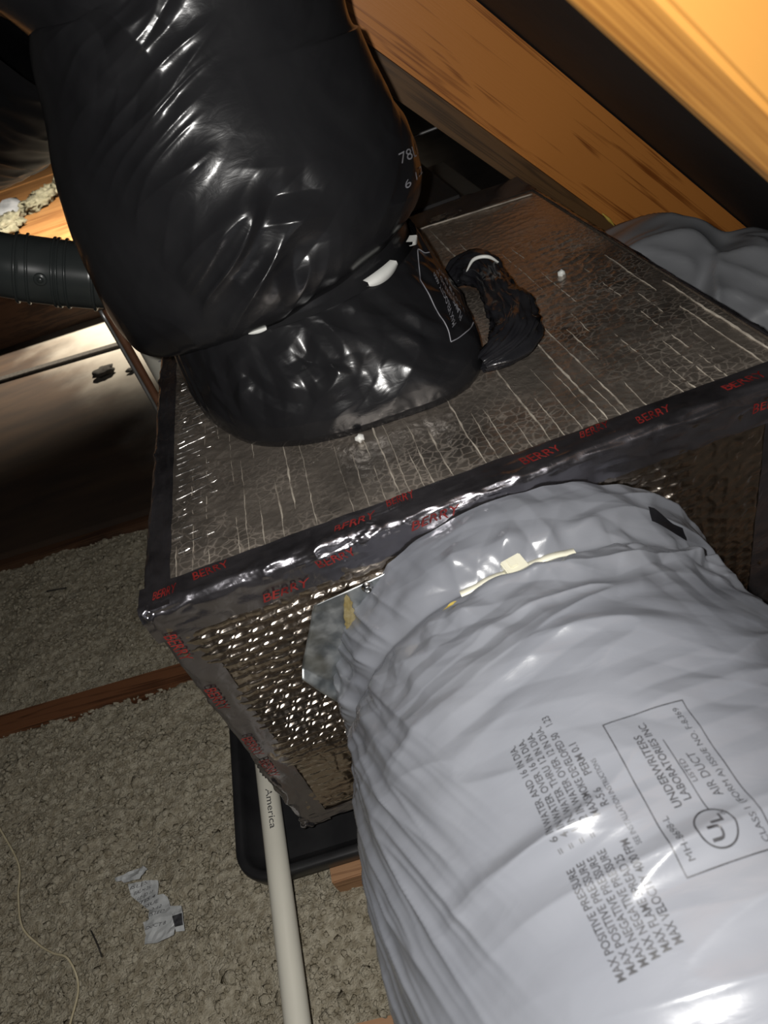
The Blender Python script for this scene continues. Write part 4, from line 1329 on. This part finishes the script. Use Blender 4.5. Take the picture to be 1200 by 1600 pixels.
Yp, Ap = np.meshgrid(np.linspace(PA[1], PB[1], 60), np.linspace(0, 2 * np.pi, 40, endpoint=False), indexing='ij')
grid('pipe_body', pvc_P(Yp, Ap, PR), 'pvc', pv, closed=True)
ip = Ink()
ip.text('America', (0.618, 0.0), (0.552, 0.0), 0.0100, (0, 1), 0.004)
ip.build('print', 'print_black', pv, lambda u, v: pvc_P(u, 0.28 + (v - 0.004) / PR, PR + 0.0004))['label'] = 'black lettering America'

# ================================================================== SMALL THINGS
# cabinet top and wire loop behind the plenum
tag(box('air_handler', (-0.25, 1.395, 0.10), (0.36, 1.99, 0.600), 'cabinet', None, 0.006), 'dark metal air handler cabinet behind the foil box', 'cabinet')
wl = tube('wire_bracket', [(0.20, 1.52, 0.60), (0.21, 1.51, 0.72), (0.285, 1.50, 0.800), (0.300, 1.50, 0.785), (0.368, 1.50, 0.713), (0.372, 1.50, 0.707), (0.366, 1.50, 0.7055), (0.300, 1.50, 0.704), (0.235, 1.50, 0.700)], 0.0028, 'wire', None, n=90, nv=8, ref=(0, 1, 0.05))
tag(wl, 'thin grey wire bracket bent to a point under the brown rafter', 'bracket')

# twine on the insulation
tw = [(-0.90, 0.86), (-0.86, 0.791), (-0.806, 0.702), (-0.792, 0.643), (-0.772, 0.586), (-0.742, 0.552), (-0.712, 0.529), (-0.683, 0.511), (-0.665, 0.471), (-0.669, 0.423), (-0.68, 0.36)]
tag(tube('twine', [(x, y, 0.018 + 0.004 * math.sin(i * 2.1)) for i, (x, y) in enumerate(tw)], 0.0017, 'twine', None, n=90, nv=8), 'beige twine winding over the near insulation at lower left', 'twine')
tag(tube('twig', [(-0.655, 0.545, 0.012), (-0.640, 0.520, 0.016), (-0.632, 0.500, 0.012)], 0.0011, 'dirt', None, n=12, nv=6), 'tiny dark twig on insulation between the twine and the wrapper', 'twig')
tag(tube('twig', [(-0.895, 1.46, -0.010), (-0.865, 1.448, -0.006), (-0.84, 1.445, -0.010)], 0.0024, 'dirt', None, n=12, nv=6), 'dark twig on far insulation near the plywood edge', 'twig')
tag(rock('foam_bit', (-0.53, 1.20, -0.008), 0.008, 'yellow', sub=2, amp=0.6, seed=3.0), 'tiny yellow foam bit on insulation left of the foil box', 'debris')
tag(rock('foam_crumb', (0.352, 0.905, 0.6105), 0.0055, 'white_strap', sub=2, amp=0.7, seed=8.0), 'small white crumb on the foil top right of the taped tail', 'debris')
tag(rock('foam_crumb', (0.003, 0.682, 0.6115), 0.0052, 'white_strap', sub=2, amp=0.7, seed=5.0), 'small white crumb at the front of the black bag', 'debris')
tag(tube('splinter', [(0.610, 1.322, 0.496), (0.622, 1.320, 0.480), (0.634, 1.321, 0.462)], [0.001, 0.0035, 0.0006], 'yellow', None, n=12, nv=6), 'pale yellow splinter on the rafter above the rear grey duct', 'splinter')

# torn wrapper
wr = thing('torn_wrapper', (-0.53, 0.54, 0.015), 'torn white printed wrapper lying on the near insulation', 'wrapper')


def sheet(name, outline, z, m, parent, bend=0.004, seed=0.0, thick=0.0006):
    o = np.array(outline)
    bm = bmesh.new()
    vs = [bm.verts.new((p[0], p[1], 0)) for p in o]
    bm.faces.new(vs)
    bmesh.ops.triangulate(bm, faces=bm.faces[:])
    bmesh.ops.subdivide_edges(bm, edges=bm.edges[:], cuts=3, use_grid_fill=True)
    for v in bm.verts:
        v.co.z = z + bend * float(noise(v.co.x * 40 + seed, v.co.y * 40, seed)) + bend * 0.6 * float(noise(v.co.x * 110 + seed, v.co.y * 110, seed))
    bmesh.ops.recalc_face_normals(bm, faces=bm.faces)
    me = bpy.data.meshes.new(name)
    bm.to_mesh(me); bm.free()
    q = link(name, me, m, parent)
    md = q.modifiers.new('s', 'SOLIDIFY'); md.thickness = thick
    return q


zt_ = 0.024
STRIP = [(-0.6115, 0.6051), (-0.596, 0.6047), (-0.5795, 0.6087), (-0.5614, 0.6074), (-0.554, 0.6), (-0.5645, 0.5927), (-0.5668, 0.5888), (-0.5809, 0.5906), (-0.5951, 0.5924), (-0.5993, 0.5974), (-0.6084, 0.5987)]
BODY = [(-0.5885, 0.589), (-0.5718, 0.5875), (-0.5552, 0.5848), (-0.5385, 0.5791), (-0.5376, 0.5556), (-0.5282, 0.5542), (-0.5225, 0.5489), (-0.5198, 0.5396), (-0.512, 0.5171), (-0.5069, 0.5004), (-0.5103, 0.4889), (-0.5363, 0.4863), (-0.5585, 0.4918), (-0.5555, 0.5034), (-0.5614, 0.5234), (-0.5511, 0.5244), (-0.5529, 0.5382), (-0.5634, 0.5495), (-0.5739, 0.5598), (-0.5834, 0.5698)]
FLAP = [(-0.5172, 0.532), (-0.4988, 0.527), (-0.4951, 0.5148), (-0.4937, 0.4899), (-0.5068, 0.492), (-0.5095, 0.512)]
DARK = [(-0.5107, 0.5135), (-0.495, 0.5132), (-0.4938, 0.4962), (-0.5063, 0.4971)]
LINES = [[(-0.5839, 0.5781), (-0.5562, 0.5793)], [(-0.5788, 0.5692), (-0.5512, 0.5703)], [(-0.5737, 0.5604), (-0.5463, 0.5615)], [(-0.5687, 0.5517), (-0.5415, 0.5528)], [(-0.5638, 0.5431), (-0.5367, 0.5443)], [(-0.5589, 0.5347), (-0.532, 0.5358)], [(-0.5541, 0.5263), (-0.5273, 0.5274)], [(-0.5552, 0.5096), (-0.5239, 0.5081)]]
sheet('film_strip', STRIP, zt_ + 0.006, 'paper', wr, 0.005, 1.0)
sheet('film_body', BODY, zt_, 'paper', wr, 0.005, 4.0)
sheet('film_flap', FLAP, zt_ + 0.001, 'paper', wr, 0.004, 7.0)
sheet('dark_label', DARK, zt_ + 0.0050, 'print_black', wr, 0.002, 7.0)
wi = Ink()
for j, (pa, pb) in enumerate(LINES):
    wi.text(('ISLES', 'BALM 25', 'LD ED 10', 'TES 4', 'ISSUE', 'NO 12', 'LISTED', 'DUCT 8')[j], pa, pb, 0.0050, (0.35, 0.94))
wi.build('print', 'print_black', wr, lambda u, v: np.stack([u, v, zt_ + 0.0018 + 0.005 * noise(u * 40 + 4.0, v * 40, 4.0) + 0.003 * noise(u * 110 + 4.0, v * 110, 4.0)], -1))
